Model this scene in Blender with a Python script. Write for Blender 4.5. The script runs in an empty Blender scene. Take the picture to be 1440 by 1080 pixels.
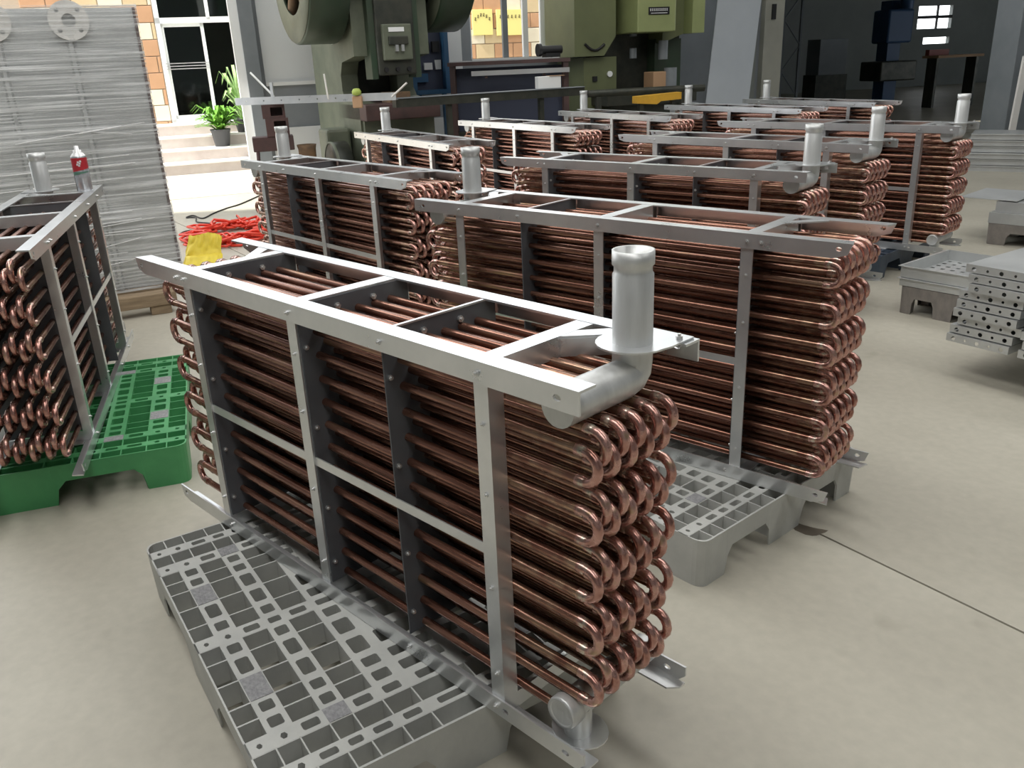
import bpy, bmesh, math, random
from mathutils import Vector, Matrix
from math import sin, cos, pi, radians as rad
random.seed(7)
SC = bpy.context.scene
COL = SC.collection

# ------------------------------------------------------------------ camera
FPX, PIT, ROL, HC = 1194.49, 0.365861, -0.0440145, 1.38967
FW = Vector((0, cos(PIT), -sin(PIT))); _r = Vector((1, 0, 0)); _u = _r.cross(FW)
CR = _r*cos(ROL) + _u*sin(ROL); CU = -_r*sin(ROL) + _u*cos(ROL)
CP = Vector((0, 0, HC))
cam = bpy.data.cameras.new('camera'); camo = bpy.data.objects.new('camera', cam); COL.objects.link(camo)
cam.sensor_width = 36; cam.lens = FPX/1440*36; cam.clip_start = 0.05; cam.clip_end = 300
M4 = Matrix((CR, CU, -FW)).transposed().to_4x4(); M4.translation = CP
camo.matrix_world = M4
SC.camera = camo

# ------------------------------------------------------------------ light and exposure
w = bpy.data.worlds.new('sky'); SC.world = w; w.use_nodes = True
bg = w.node_tree.nodes['Background']; bg.inputs[0].default_value = (0.94, 0.97, 1.0, 1); bg.inputs[1].default_value = 2.5
sun = bpy.data.lights.new('sun', 'SUN'); sun.energy = 7.0; sun.angle = rad(1.5); sun.color = (1, .96, .9)
suno = bpy.data.objects.new('sun_offscreen', sun); COL.objects.link(suno)
suno.rotation_euler = Vector((-0.80, -0.42, 1.05)).to_track_quat('Z', 'Y').to_euler()
def area(name, loc, sx, sy, e, rz=0, col=(1, .99, .97)):
    l = bpy.data.lights.new(name, 'AREA'); l.shape = 'RECTANGLE'; l.size = sx; l.size_y = sy; l.energy = e; l.color = col
    o = bpy.data.objects.new(name, l); COL.objects.link(o); o.location = loc; o.rotation_euler = (0, 0, rz); return o
# roof skylight strips
SKY = rad(33.6)
for i, (x, y, e) in enumerate([(-2.6, 3.4, 150), (0.6, 5.2, 110), (3.6, 7.2, 80), (-0.2, -0.6, 110), (3.5, 1.7, 80)]):
    area('roof_skylight_%d_offscreen' % (i+1), (x, y, 5.35), 1.3, 7.5, e, SKY)
SC.view_settings.view_transform = 'Standard'; SC.view_settings.look = 'None'
SC.view_settings.exposure = 0.32; SC.view_settings.gamma = 1; SC.view_settings.use_curve_mapping = False

# ------------------------------------------------------------------ pixel helpers (photograph taken as 1440x1080)
def ray(x, y): return FW + CR*((x-720)/FPX) - CU*((y-540)/FPX)
def gz(x, y, z=0.0):
    d = ray(x, y); return CP + d*((z-HC)/d.z)
def onpl(x, y, P, ang):
    n = Vector((-sin(rad(ang)), cos(rad(ang)), 0)); d = ray(x, y); return CP + d*((Vector(P)-CP).dot(n)/d.dot(n))
def aty(x, y, Y):
    d = ray(x, y); return CP + d*(Y/d.y)

# ------------------------------------------------------------------ materials
MATS = {}
def mat(name, col, rough=.5, metal=0., noise=0., nscale=8., col2=None, bump=0., bscale=40., stretch=None, spec=None, rvar=0., extra=None, obj=True):
    m = bpy.data.materials.new(name); m.use_nodes = True; nt = m.node_tree; b = nt.nodes['Principled BSDF']
    b.inputs['Roughness'].default_value = rough; b.inputs['Metallic'].default_value = metal
    if spec is not None: b.inputs['Specular IOR Level'].default_value = spec
    tc = nt.nodes.new('ShaderNodeTexCoord'); mp = nt.nodes.new('ShaderNodeMapping')
    nt.links.new(tc.outputs['Object' if obj else 'Generated'], mp.inputs[0])
    if stretch: mp.inputs['Scale'].default_value = stretch
    c1 = tuple(col)+(1,)
    if noise or col2:
        n = nt.nodes.new('ShaderNodeTexNoise'); n.inputs['Scale'].default_value = nscale; n.inputs['Detail'].default_value = 5; n.inputs['Roughness'].default_value = .6
        nt.links.new(mp.outputs[0], n.inputs[0])
        r = nt.nodes.new('ShaderNodeValToRGB'); r.color_ramp.elements[0].position = .32; r.color_ramp.elements[1].position = .68
        c2 = tuple(col2)+(1,) if col2 else tuple(max(0, c*(1-noise)) for c in col)+(1,)
        r.color_ramp.elements[0].color = c2; r.color_ramp.elements[1].color = c1
        nt.links.new(n.outputs['Fac'], r.inputs[0]); nt.links.new(r.outputs[0], b.inputs['Base Color'])
        if rvar:
            mr = nt.nodes.new('ShaderNodeMapRange'); mr.inputs[3].default_value = rough-rvar; mr.inputs[4].default_value = rough+rvar
            nt.links.new(n.outputs['Fac'], mr.inputs[0]); nt.links.new(mr.outputs[0], b.inputs['Roughness'])
    else: b.inputs['Base Color'].default_value = c1
    if bump:
        n2 = nt.nodes.new('ShaderNodeTexNoise'); n2.inputs['Scale'].default_value = bscale; n2.inputs['Detail'].default_value = 4
        nt.links.new(mp.outputs[0], n2.inputs[0])
        bp = nt.nodes.new('ShaderNodeBump'); bp.inputs['Strength'].default_value = bump; bp.inputs['Distance'].default_value = .01
        nt.links.new(n2.outputs['Fac'], bp.inputs['Height']); nt.links.new(bp.outputs[0], b.inputs['Normal'])
    MATS[name] = m
    return m
mat('galvanised', (.78, .79, .795), .29, .82, nscale=9, col2=(.68, .70, .71), rvar=.05, bump=.02, bscale=18)
mat('galvanised_pipe', (.68, .69, .68), .40, .55, nscale=5, col2=(.50, .51, .50), rvar=.1, bump=.06, bscale=30, stretch=(3, 3, .6))
mat('support_plate', (.135, .142, .153), .5, .3, nscale=6, col2=(.10, .105, .115), rvar=.08)
mat('bolt_zinc', (.75, .75, .74), .3, .85)
mat('tray_steel', (.64, .655, .65), .38, .6, nscale=5, col2=(.54, .555, .555), rvar=.08)
mat('pallet_gray', (.50, .505, .475), .5, 0, nscale=7, col2=(.40, .405, .385), bump=.05)
mat('pallet_green', (.075, .33, .12), .45, 0, nscale=6, col2=(.05, .25, .09))
mat('pallet_blue', (.06, .085, .12), .5, 0, nscale=6, col2=(.04, .055, .08))
mat('pallet_brown', (.26, .235, .21), .7, 0, nscale=9, col2=(.17, .155, .145))
mat('pad_rubber', (.33, .33, .33), .85, 0, nscale=90, col2=(.20, .20, .21), bump=.3, bscale=150)
mat('wood', (.33, .245, .155), .8, 0, nscale=6, col2=(.20, .145, .09), stretch=(1, 8, 8), bump=.2)
mat('tile_orange', (.56, .32, .18), .6, 0, nscale=3, col2=(.47, .26, .14))
mat('tile_cream', (.64, .50, .30), .6, 0, nscale=3, col2=(.57, .43, .25))
mat('tile_pale', (.80, .72, .56), .6, 0, nscale=3, col2=(.72, .63, .48))
mat('mortar', (.45, .36, .27), .9)
mat('white_paint', (.82, .83, .82), .5)
mat('glass_tinted', (.42, .52, .49), .03).node_tree.nodes['Principled BSDF'].inputs['Transmission Weight'].default_value = 1
mat('lobby_wall', (.40, .40, .38), .8)
mat('wall_panel', (.74, .76, .77), .55, 0, nscale=1.5, col2=(.70, .72, .73))
mat('wall_gray', (.27, .29, .31), .6, 0, nscale=2, col2=(.22, .24, .26))
mat('steel_gray', (.22, .24, .255), .5, .1, nscale=3, col2=(.18, .20, .215))
mat('press_green', (.032, .062, .034), .45, .1, nscale=4, col2=(.045, .06, .04), rvar=.1)
mat('press_green_pale', (.15, .165, .115), .5, 0, nscale=4, col2=(.10, .115, .08))
mat('press_dark', (.035, .04, .033), .45, .4, nscale=6, col2=(.07, .07, .055), rvar=.15)
mat('olive', (.155, .175, .085), .42, 0, nscale=3, col2=(.125, .14, .07))
mat('olive_lime', (.30, .34, .15), .42, 0, nscale=4, col2=(.26, .30, .13))
mat('black', (.012, .012, .013), .5)
mat('blue_paint', (.035, .11, .22), .45)
mat('panel_blue_dark', (.05, .06, .10), .5)
mat('brown_steel', (.10, .055, .05), .55, .2, nscale=6, col2=(.06, .04, .038))
mat('rust', (.20, .12, .06), .8, 0, nscale=10, col2=(.09, .06, .04))
mat('red_hose', (.80, .06, .03), .4)
mat('yellow_cloth', (.80, .64, .06), .6, 0, nscale=6, col2=(.68, .52, .05))
mat('yellow_paint', (.75, .42, .04), .5, 0, nscale=6, col2=(.60, .33, .04))
mat('leaf', (.20, .42, .05), .45, 0, nscale=20, col2=(.10, .27, .04))
mat('leaf_pale', (.42, .58, .26), .5, 0, nscale=20, col2=(.25, .42, .14))
mat('pot', (.07, .07, .075), .6)
mat('soil', (.05, .035, .025), .9)
mat('step_stone', (.62, .55, .50), .7, 0, nscale=4, col2=(.52, .45, .41))
mat('tread_stone', (.80, .78, .74), .6, 0, nscale=4, col2=(.72, .70, .66))
mat('ground', (.47, .45, .39), .8, 0, nscale=1.2, col2=(.41, .39, .335))
mat('can_white', (.80, .80, .80), .3, .2)
mat('can_red', (.45, .03, .04), .3)
mat('can_green', (.10, .22, .16), .4)
mat('can_silver', (.70, .72, .75), .25, .7)
mat('flange_white', (.78, .77, .74), .4, .2, nscale=12, col2=(.66, .65, .62))
mat('sign_yellow', (.80, .70, .25), .6)
mat('ink', (.10, .08, .04), .7)
mat('skin_fern', (.40, .50, .10), .5)
mat('terracotta', (.45, .28, .16), .7)
mat('red_paint', (.30, .06, .04), .5)
mat('hall_wall', (.27, .29, .28), .7, 0, nscale=1, col2=(.22, .24, .23))
mat('hall_blue', (.035, .09, .20), .5)
mat('roof_sheet', (.35, .36, .37), .6)
mat('floor_joint', (.10, .095, .085), .9)

def copper(name, bend):
    m = bpy.data.materials.new(name); m.use_nodes = True; nt = m.node_tree; b = nt.nodes['Principled BSDF']; L = nt.links
    b.inputs['Metallic'].default_value = .85; b.inputs['Coat Weight'].default_value = .12; b.inputs['Coat Roughness'].default_value = .18
    tc = nt.nodes.new('ShaderNodeTexCoord'); oi = nt.nodes.new('ShaderNodeObjectInfo')
    ad = nt.nodes.new('ShaderNodeVectorMath'); ad.operation = 'ADD'
    sc = nt.nodes.new('ShaderNodeVectorMath'); sc.operation = 'SCALE'; sc.inputs['Scale'].default_value = 37.0
    cb = nt.nodes.new('ShaderNodeCombineXYZ')
    for k in range(3): L.new(oi.outputs['Random'], cb.inputs[k])
    L.new(cb.outputs[0], sc.inputs[0]); L.new(tc.outputs['Object'], ad.inputs[0]); L.new(sc.outputs[0], ad.inputs[1])
    mp = nt.nodes.new('ShaderNodeMapping'); mp.inputs['Scale'].default_value = (1, 1, 1) if bend else (.35, 2, 2); L.new(ad.outputs[0], mp.inputs[0])
    n = nt.nodes.new('ShaderNodeTexNoise'); n.inputs['Scale'].default_value = 38 if bend else 14; n.inputs['Detail'].default_value = 4; L.new(mp.outputs[0], n.inputs[0])
    r = nt.nodes.new('ShaderNodeValToRGB'); e = r.color_ramp.elements
    if bend: cols = [(.30, (.30, .14, .105)), (.45, (.50, .265, .22)), (.58, (.61, .36, .31)), (.70, (.47, .32, .21))]
    else: cols = [(.30, (.15, .064, .043)), (.48, (.28, .13, .09)), (.62, (.37, .19, .135)), (.75, (.40, .255, .14))]
    e[0].position, e[0].color = cols[0][0], cols[0][1]+(1,)
    e[1].position, e[1].color = cols[-1][0], cols[-1][1]+(1,)
    for p, c in cols[1:-1]:
        k = e.new(p); k.color = c+(1,)
    L.new(n.outputs['Fac'], r.inputs[0])
    # braze: pale mottled metal at the joints and heat tint along the tube ends
    sx = nt.nodes.new('ShaderNodeSeparateXYZ'); L.new(tc.outputs['Object'], sx.inputs[0])
    sb = nt.nodes.new('ShaderNodeMath'); sb.operation = 'SUBTRACT'; sb.inputs[1].default_value = 0 if bend else .838; L.new(sx.outputs[0], sb.inputs[0])
    ab = nt.nodes.new('ShaderNodeMath'); ab.operation = 'ABSOLUTE'; L.new(sb.outputs[0], ab.inputs[0])
    m0 = nt.nodes.new('ShaderNodeMapRange'); L.new(ab.outputs[0], m0.inputs[0])
    m0.inputs[1].default_value, m0.inputs[2].default_value = (.011, .003) if bend else (.52, .76)
    n3 = nt.nodes.new('ShaderNodeTexNoise'); n3.inputs['Scale'].default_value = 90 if bend else 30; L.new(ad.outputs[0], n3.inputs[0])
    m1 = nt.nodes.new('ShaderNodeMapRange'); m1.inputs[1].default_value = .42; m1.inputs[2].default_value = .62; L.new(n3.outputs['Fac'], m1.inputs[0])
    mm = nt.nodes.new('ShaderNodeMath'); mm.operation = 'MULTIPLY'; L.new(m0.outputs[0], mm.inputs[0]); L.new(m1.outputs[0], mm.inputs[1])
    mx = nt.nodes.new('ShaderNodeMix'); mx.data_type = 'RGBA'; L.new(mm.outputs[0], mx.inputs[0]); L.new(r.outputs[0], mx.inputs[6])
    mx.inputs[7].default_value = (.62, .56, .46, 1) if bend else (.50, .33, .22, 1)
    L.new(mx.outputs[2], b.inputs['Base Color'])
    mr = nt.nodes.new('ShaderNodeMapRange'); mr.inputs[3].default_value = .17; mr.inputs[4].default_value = .36
    L.new(n.outputs['Fac'], mr.inputs[0]); L.new(mr.outputs[0], b.inputs['Roughness'])
    MATS[name] = m
copper('copper_tube', False); copper('copper_bend', True)

def floor_mat():
    m = bpy.data.materials.new('floor_concrete'); m.use_nodes = True; nt = m.node_tree; b = nt.nodes['Principled BSDF']; L = nt.links
    tc = nt.nodes.new('ShaderNodeTexCoord')
    def noise(s, d=5):
        n = nt.nodes.new('ShaderNodeTexNoise'); n.inputs['Scale'].default_value = s; n.inputs['Detail'].default_value = d; L.new(tc.outputs['Object'], n.inputs[0]); return n
    def ramp(src, a, ca, bb, cb2):
        r = nt.nodes.new('ShaderNodeValToRGB'); r.color_ramp.elements[0].position = a; r.color_ramp.elements[0].color = ca+(1,)
        r.color_ramp.elements[1].position = bb; r.color_ramp.elements[1].color = cb2+(1,); L.new(src.outputs['Fac'], r.inputs[0]); return r
    base = ramp(noise(1.3), .3, (.39, .365, .30), .7, (.475, .45, .375))
    fine = ramp(noise(28, 6), .3, (.82, .82, .82), .7, (1, 1, 1))
    spots = ramp(noise(5.5, 2), .66, (1, 1, 1), .76, (.78, .77, .74))
    m1 = nt.nodes.new('ShaderNodeMix'); m1.data_type = 'RGBA'; m1.blend_type = 'MULTIPLY'; m1.inputs[0].default_value = .55
    L.new(base.outputs[0], m1.inputs[6]); L.new(fine.outputs[0], m1.inputs[7])
    m2 = nt.nodes.new('ShaderNodeMix'); m2.data_type = 'RGBA'; m2.blend_type = 'MULTIPLY'; m2.inputs[0].default_value = .6
    L.new(m1.outputs[2], m2.inputs[6]); L.new(spots.outputs[0], m2.inputs[7])
    L.new(m2.outputs[2], b.inputs['Base Color'])
    b.inputs['Roughness'].default_value = .5
    bp = nt.nodes.new('ShaderNodeBump'); bp.inputs['Strength'].default_value = .05; L.new(noise(60).outputs['Fac'], bp.inputs['Height']); L.new(bp.outputs[0], b.inputs['Normal'])
    MATS['floor_concrete'] = m
floor_mat()

def film_mat():
    m = bpy.data.materials.new('stretch_film'); m.use_nodes = True; nt = m.node_tree; L = nt.links; nt.nodes.clear()
    out = nt.nodes.new('ShaderNodeOutputMaterial'); mix = nt.nodes.new('ShaderNodeMixShader'); tr = nt.nodes.new('ShaderNodeBsdfTransparent')
    gl = nt.nodes.new('ShaderNodeBsdfPrincipled'); gl.inputs['Base Color'].default_value = (.86, .87, .87, 1); gl.inputs['Roughness'].default_value = .22
    tc = nt.nodes.new('ShaderNodeTexCoord'); mp = nt.nodes.new('ShaderNodeMapping'); mp.inputs['Scale'].default_value = (.4, 1, 27); mp.inputs['Rotation'].default_value = (0, rad(-5), 0)
    L.new(tc.outputs['Object'], mp.inputs[0])
    n = nt.nodes.new('ShaderNodeTexNoise'); n.inputs['Scale'].default_value = 2.2; n.inputs['Detail'].default_value = 6; n.inputs['Roughness'].default_value = .65; L.new(mp.outputs[0], n.inputs[0])
    r = nt.nodes.new('ShaderNodeValToRGB'); r.color_ramp.elements[0].position = .46; r.color_ramp.elements[0].color = (.10, .10, .10, 1)
    r.color_ramp.elements[1].position = .66; r.color_ramp.elements[1].color = (.85, .85, .85, 1)
    L.new(n.outputs['Fac'], r.inputs[0]); L.new(r.outputs[0], mix.inputs[0]); L.new(tr.outputs[0], mix.inputs[1]); L.new(gl.outputs[0], mix.inputs[2])
    bp = nt.nodes.new('ShaderNodeBump'); bp.inputs['Strength'].default_value = .5; bp.inputs['Distance'].default_value = .02; L.new(n.outputs['Fac'], bp.inputs['Height']); L.new(bp.outputs[0], gl.inputs['Normal'])
    L.new(mix.outputs[0], out.inputs[0]); MATS['stretch_film'] = m
film_mat()
# ------------------------------------------------------------------ mesh builder
class MB:
    def __init__(s): s.v = []; s.f = []; s.sm = []
    def add(s, vs, fs, smooth=False):
        o = len(s.v); s.v += [tuple(v) for v in vs]; s.f += [tuple(i+o for i in f) for f in fs]; s.sm += [smooth]*len(fs); return s
    def box(s, x0, y0, z0, x1, y1, z1, M=None):
        vs = [Vector((x, y, z)) for z in (z0, z1) for y in (y0, y1) for x in (x0, x1)]
        if M: vs = [M @ v for v in vs]
        return s.add(vs, [(0, 2, 3, 1), (4, 5, 7, 6), (0, 1, 5, 4), (2, 6, 7, 3), (0, 4, 6, 2), (1, 3, 7, 5)])
    def bbox(s, x0, y0, z0, x1, y1, z1, b=.01):      # box with bevelled edges
        bm = bmesh.new(); bmesh.ops.create_cube(bm, size=1)
        for v in bm.verts: v.co = Vector(((x0+x1)/2+v.co.x*(x1-x0), (y0+y1)/2+v.co.y*(y1-y0), (z0+z1)/2+v.co.z*(z1-z0)))
        bmesh.ops.bevel(bm, geom=list(bm.edges), offset=b, segments=2, affect='EDGES', profile=.5)
        bm.verts.index_update(); s.add([v.co.copy() for v in bm.verts], [[v.index for v in f.verts] for f in bm.faces]); bm.free(); return s
    def tube(s, path, r, n=10, caps=True):
        path = [Vector(p) for p in path]; rr = r if isinstance(r, (list, tuple)) else [r]*len(path)
        rings = []; t0 = (path[1]-path[0]).normalized()
        a = Vector((0, 0, 1)) if abs(t0.z) < .9 else Vector((0, 1, 0)); nx = t0.cross(a).normalized()
        for i, p in enumerate(path):
            t = (path[min(i+1, len(path)-1)]-path[max(i-1, 0)])
            t = t.normalized() if t.length > 1e-9 else t0
            nx = (nx - t*nx.dot(t)).normalized(); ny = t.cross(nx)
            rings.append([p+nx*(rr[i]*cos(2*pi*k/n))+ny*(rr[i]*sin(2*pi*k/n)) for k in range(n)])
        vs = [v for R in rings for v in R]; fs = []
        for i in range(len(rings)-1):
            for k in range(n):
                fs.append((i*n+k, i*n+(k+1) % n, (i+1)*n+(k+1) % n, (i+1)*n+k))
        s.add(vs, fs, True)
        if caps:
            s.add(rings[0], [tuple(range(n-1, -1, -1))]); s.add(rings[-1], [tuple(range(n))])
        return s
    def lathe(s, prof, n=24, o=(0, 0, 0), axis='z'):   # prof: list of (r, h)
        o = Vector(o); vs = []
        for r, h in prof:
            for k in range(n):
                a = 2*pi*k/n; c, d = r*cos(a), r*sin(a)
                vs.append(o+{'z': Vector((c, d, h)), 'x': Vector((h, c, d)), 'y': Vector((d, h, c))}[axis])
        fs = [(i*n+k, i*n+(k+1) % n, (i+1)*n+(k+1) % n, (i+1)*n+k) for i in range(len(prof)-1) for k in range(n)]
        return s.add(vs, fs, True)
    def cyl(s, p0, p1, r, n=16): return s.tube([p0, p1], r, n)
    def sheet(s, outline, holes, th, M):               # flat plate with holes; outline in (u, v), thickness along +w, M maps (u, v, w)
        bm = bmesh.new(); loops = []
        for lp in [outline]+list(holes):
            vs = [bm.verts.new((x, y, 0)) for x, y in lp]
            for i in range(len(vs)): bm.edges.new((vs[i], vs[(i+1) % len(vs)]))
            loops.append(len(vs))
        bmesh.ops.triangle_fill(bm, use_beauty=True, edges=list(bm.edges), normal=(0, 0, 1))
        bm.verts.index_update(); bm.verts.ensure_lookup_table(); N = len(bm.verts)
        vs = [M @ v.co for v in bm.verts]+[M @ (v.co+Vector((0, 0, th))) for v in bm.verts]
        fs = []
        for f in bm.faces:
            idx = [v.index for v in f.verts]; fs.append(tuple(reversed(idx))); fs.append(tuple(i+N for i in idx))
        st = 0
        for L in loops:
            for i in range(L):
                a, b = st+i, st+(i+1) % L; fs.append((a, b, b+N, a+N))
            st += L
        bm.free(); return s.add(vs, fs)
    def prism(s, poly, h0, h1, axis='z'):
        n = len(poly)
        def P(u, v, h): return {'z': (u, v, h), 'x': (h, u, v), 'y': (u, h, v)}[axis]
        vs = [P(u, v, h0) for u, v in poly]+[P(u, v, h1) for u, v in poly]
        fs = [tuple(range(n-1, -1, -1)), tuple(range(n, 2*n))]+[(i, (i+1) % n, (i+1) % n+n, i+n) for i in range(n)]
        return s.add(vs, fs)
    def mirx(s, L):
        m = MB(); m.v = [(L-v[0], v[1], v[2]) for v in s.v]; m.f = [tuple(reversed(f)) for f in s.f]; m.sm = list(s.sm); return m
    def mesh(s, name, mt):
        me = bpy.data.meshes.new(name); me.from_pydata(s.v, [], s.f); me.polygons.foreach_set('use_smooth', s.sm)
        bm = bmesh.new(); bm.from_mesh(me); bmesh.ops.recalc_face_normals(bm, faces=bm.faces); bm.to_mesh(me); bm.free()
        me.materials.append(MATS[mt]); me.update(); return me
    def build(s, name, mt, parent=None, loc=None): return link(name, s.mesh(name, mt), parent, loc)
def link(name, me, parent=None, loc=None):
    o = bpy.data.objects.new(name, me); COL.objects.link(o)
    if parent: o.parent = parent
    if loc is not None: o.location = loc
    return o
def thing(name, label, cat, loc=(0, 0, 0), rz=0, group=None):
    o = bpy.data.objects.new(name, None); COL.objects.link(o); o.empty_display_size = .1
    o.location = loc; o.rotation_euler = (0, 0, rz); return tag(o, label, cat, group)
def tag(o, label, cat, group=None):
    o['label'] = label; o['category'] = cat
    if group: o['group'] = group
    return o
def struct(o, label=None):
    o['kind'] = 'structure'
    if label: o['label'] = label
    return o
def setmat(o, mt):
    o.material_slots[0].link = 'OBJECT'; o.material_slots[0].material = MATS[mt]
def circ(cx, cy, r, n=8, ry=None): return [(cx+r*cos(2*pi*k/n), cy+(ry or r)*sin(2*pi*k/n)) for k in range(n)]
def rect(x0, y0, x1, y1, c=0):
    if not c: return [(x0, y0), (x1, y0), (x1, y1), (x0, y1)]
    return [(x0+c, y0), (x1-c, y0), (x1, y0+c), (x1, y1-c), (x1-c, y1), (x0+c, y1), (x0, y1-c), (x0, y0+c)]
MXZ = Matrix(((1, 0, 0, 0), (0, 0, 1, 0), (0, 1, 0, 0), (0, 0, 0, 1)))     # (u,v,w) -> (x=u, z=v, y=w)
MXY = Matrix.Identity(4)
def T(x, y, z): return Matrix.Translation((x, y, z))

# ================================================================== THE SETTING
# floor: slabs with an open joint between them
JA = rad(-56.4); JP = Vector((.868, 2.309, 0))
base = MB().box(-14, -6, -.10, 16, 40, -.012).build('floor', 'floor_joint'); struct(base, 'workshop floor of pale concrete slabs')
for k in (-3, -2, -1, 0, 1):
    sl = MB().box(-26, .004, -.012, 26, 5.996, 0).build('floor_slab', 'floor_concrete', base)
    sl.rotation_euler = (0, 0, JA); e = Vector((-sin(JA), cos(JA), 0)); sl.location = JP + e*(6*k)
sc_ = gz(1132, 745, .0006); st_ = [(sc_.x+.055*(1+.25*sin(3*a)+.1*sin(7*a))*cos(a)*(1 if cos(a) > 0 else .8), sc_.y+.028*(1+.2*sin(4*a+1))*sin(a)-.02*cos(a)) for a in [2*pi*k/22 for k in range(22)]]
mat('oil', (.12, .10, .075), .4); MB().prism(st_, .0004, .0010).build('oil_stain', 'oil', base)
# ground outdoors, in front of the office
WANG = 20.0
def wdir(a): return Vector((cos(rad(a)), sin(rad(a)), 0)), Vector((-sin(rad(a)), cos(rad(a)), 0))
wd, wn = wdir(WANG)
WP = Vector((-3.0, 10.6, 0))            # foot of the workshop's back wall at the loading door
STEPP = gz(250, 247, 0)
OFP = STEPP + wn*1.3                     # office wall plane
g = MB().box(-14, -0.1, .001, 6.2, 6, .004).build('ground_outdoor', 'ground'); struct(g, 'sunlit pale concrete outside the loading door')
g.location = WP; g.rotation_euler = (0, 0, rad(WANG))

# roof over the workshop (out of view, shades it); the loading door side stays open
rf = MB()
rf.box(-16, -8, 5.5, 16, 6.9, 5.7); rf.box(-6.2, 6.9, 5.5, 16, 8.6, 5.7)
rf.prism([(-6.2, 8.6), (16, 8.6), (16, 17.5), (2.6, 12.7), (-3.2, 10.6), (-6.2, 9.4)], 5.5, 5.7)
struct(rf.build('ceiling', 'roof_sheet'), 'workshop roof')

struct(MB().box(8.6, -7, 0, 8.8, 10.8, 5.5).build('wall_east', 'wall_gray'), 'workshop side wall')
struct(MB().box(-6.6, -6, 0, -6.4, 5.2, 5.5).build('wall_left', 'wall_gray'), 'workshop side wall')
struct(MB().box(-9, -6.2, 0, 8.8, -6, 5.5).build('wall_front', 'wall_gray'), 'workshop end wall')
# workshop back wall with window
def wl(px, py): 
    p = onpl(px, py, WP, WANG) - WP; return p.dot(wd), p.z
u0 = wl(352, 60)[0]; u_w0 = wl(661, 40)[0]; u_w1 = wl(803, 40)[0]; u_e = wl(985, 60)[0]
zs = 1.40
wb = MB()
WT = 2.35
ua, ub = wl(366, 60)[0], wl(648, 60)[0]
wb.box(u0, 0, 0, u_w0, .12, WT); wb.box(u_w0, 0, 0, u_w1, .12, zs); wb.box(u_w1, 0, 0, wl(1068, 60)[0], .12, WT)
wall = wb.build('wall_back', 'wall_gray'); wall.location = WP; wall.rotation_euler = (0, 0, rad(WANG)); struct(wall, 'gray workshop wall behind the presses')
def onwall(mb, name, mt, parent=None):
    o = mb.build(name, mt, parent)
    if parent is None: o.location = WP; o.rotation_euler = (0, 0, rad(WANG))
    return o
pn = MB().box(ua, -.02, 1.24, ub, 0, WT); onwall(pn, 'wall_cladding', 'wall_panel', wall)
onwall(MB().box(ua, -.05, 1.20, ub, 0, 1.24), 'cladding_sill', 'white_paint', wall)
onwall(MB().box(ua, -.02, .28, ub, 0, .72), 'lower_cladding', 'wall_panel', wall)
# column at the door edge and its white guard
tr = MB().box(u0-.10, -.14, 0, u0+.06, .12, 5.5); struct(onwall(tr, 'trim_1', 'steel_gray'), 'gray steel column at the loading door')
ug = wl(366, 200)[0]
struct(onwall(MB().box(u0-.20, -.1, 0, u0-.10, .02, 5.5), 'trim_2', 'white_paint'), 'white door post beside the gray column')
# window
wi = onwall(MB().box(u_w0, -.03, zs-.04, u_w1, .0, zs), 'window_1', 'white_paint'); struct(wi, 'bright workshop window with white bars')
for k, t in enumerate((.0, .345, .545, .72, .93, 1.0)):
    u = u_w0+(u_w1-u_w0)*t; hw = .035 if k in (1, 2, 3) else .02
    MB().box(u-hw, .02, zs, u+hw, .07, WT).build('window_bar', 'steel_gray' if k == 1 else 'white_paint', wi)
# office wall of large tiles, seen through the door opening and the window
def ol(px, py):
    p = onpl(px, py, OFP, WANG) - OFP; return p.dot(wd), p.z
dz0 = .66
d_u0, d_u1 = ol(228, 90)[0], ol(349, 90)[0]
ob = MB()
ob.box(-6, 0, 0, d_u0, .3, 3.5); ob.box(d_u0, 0, 3.1, d_u1, .3, 3.5); ob.box(d_u1, 0, 0, ol(840, 40)[0], .3, 3.5)
ow = ob.build('wall_office', 'mortar'); ow.location = OFP; ow.rotation_euler = (0, 0, rad(WANG)); struct(ow, 'office wall faced with large orange and cream tiles')
TW, TH = .34, .235
tm = {k: MB().bbox(0, -.02, 0, TW-.012, .004, TH-.012, .006).mesh('wall_tile', k) for k in ('tile_orange', 'tile_cream', 'tile_pale')}
def tiles(ua, ub, za, zb):
    r0 = int(za/TH)
    for r in range(r0, int(zb/TH)+1):
        u = ua
        off = (TW/2 if r % 2 else 0)
        k0 = math.floor((ua-off)/TW)
        for k in range(k0, int((ub-off)/TW)+1):
            x = k*TW+off
            a, b = max(x, ua), min(x+TW, ub)
            if b-a < .05: continue
            zz = r*TH
            kind = random.choice(['tile_orange', 'tile_orange', 'tile_cream', 'tile_pale'])
            o = link('wall_tile', tm[kind] if b-a > TW-.02 else MB().bbox(0, -.02, 0, b-a-.012, .004, TH-.012, .006).mesh('wall_tile', kind), ow, (a, 0, zz))
lu = ol(180, 60)[0]
tiles(math.floor((lu-1.2)/TW)*TW, d_u0, .6, 2.9)
tiles(ol(655, 40)[0]-.7, ol(812, 40)[0]+.4, 1.0, 2.75)
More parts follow.
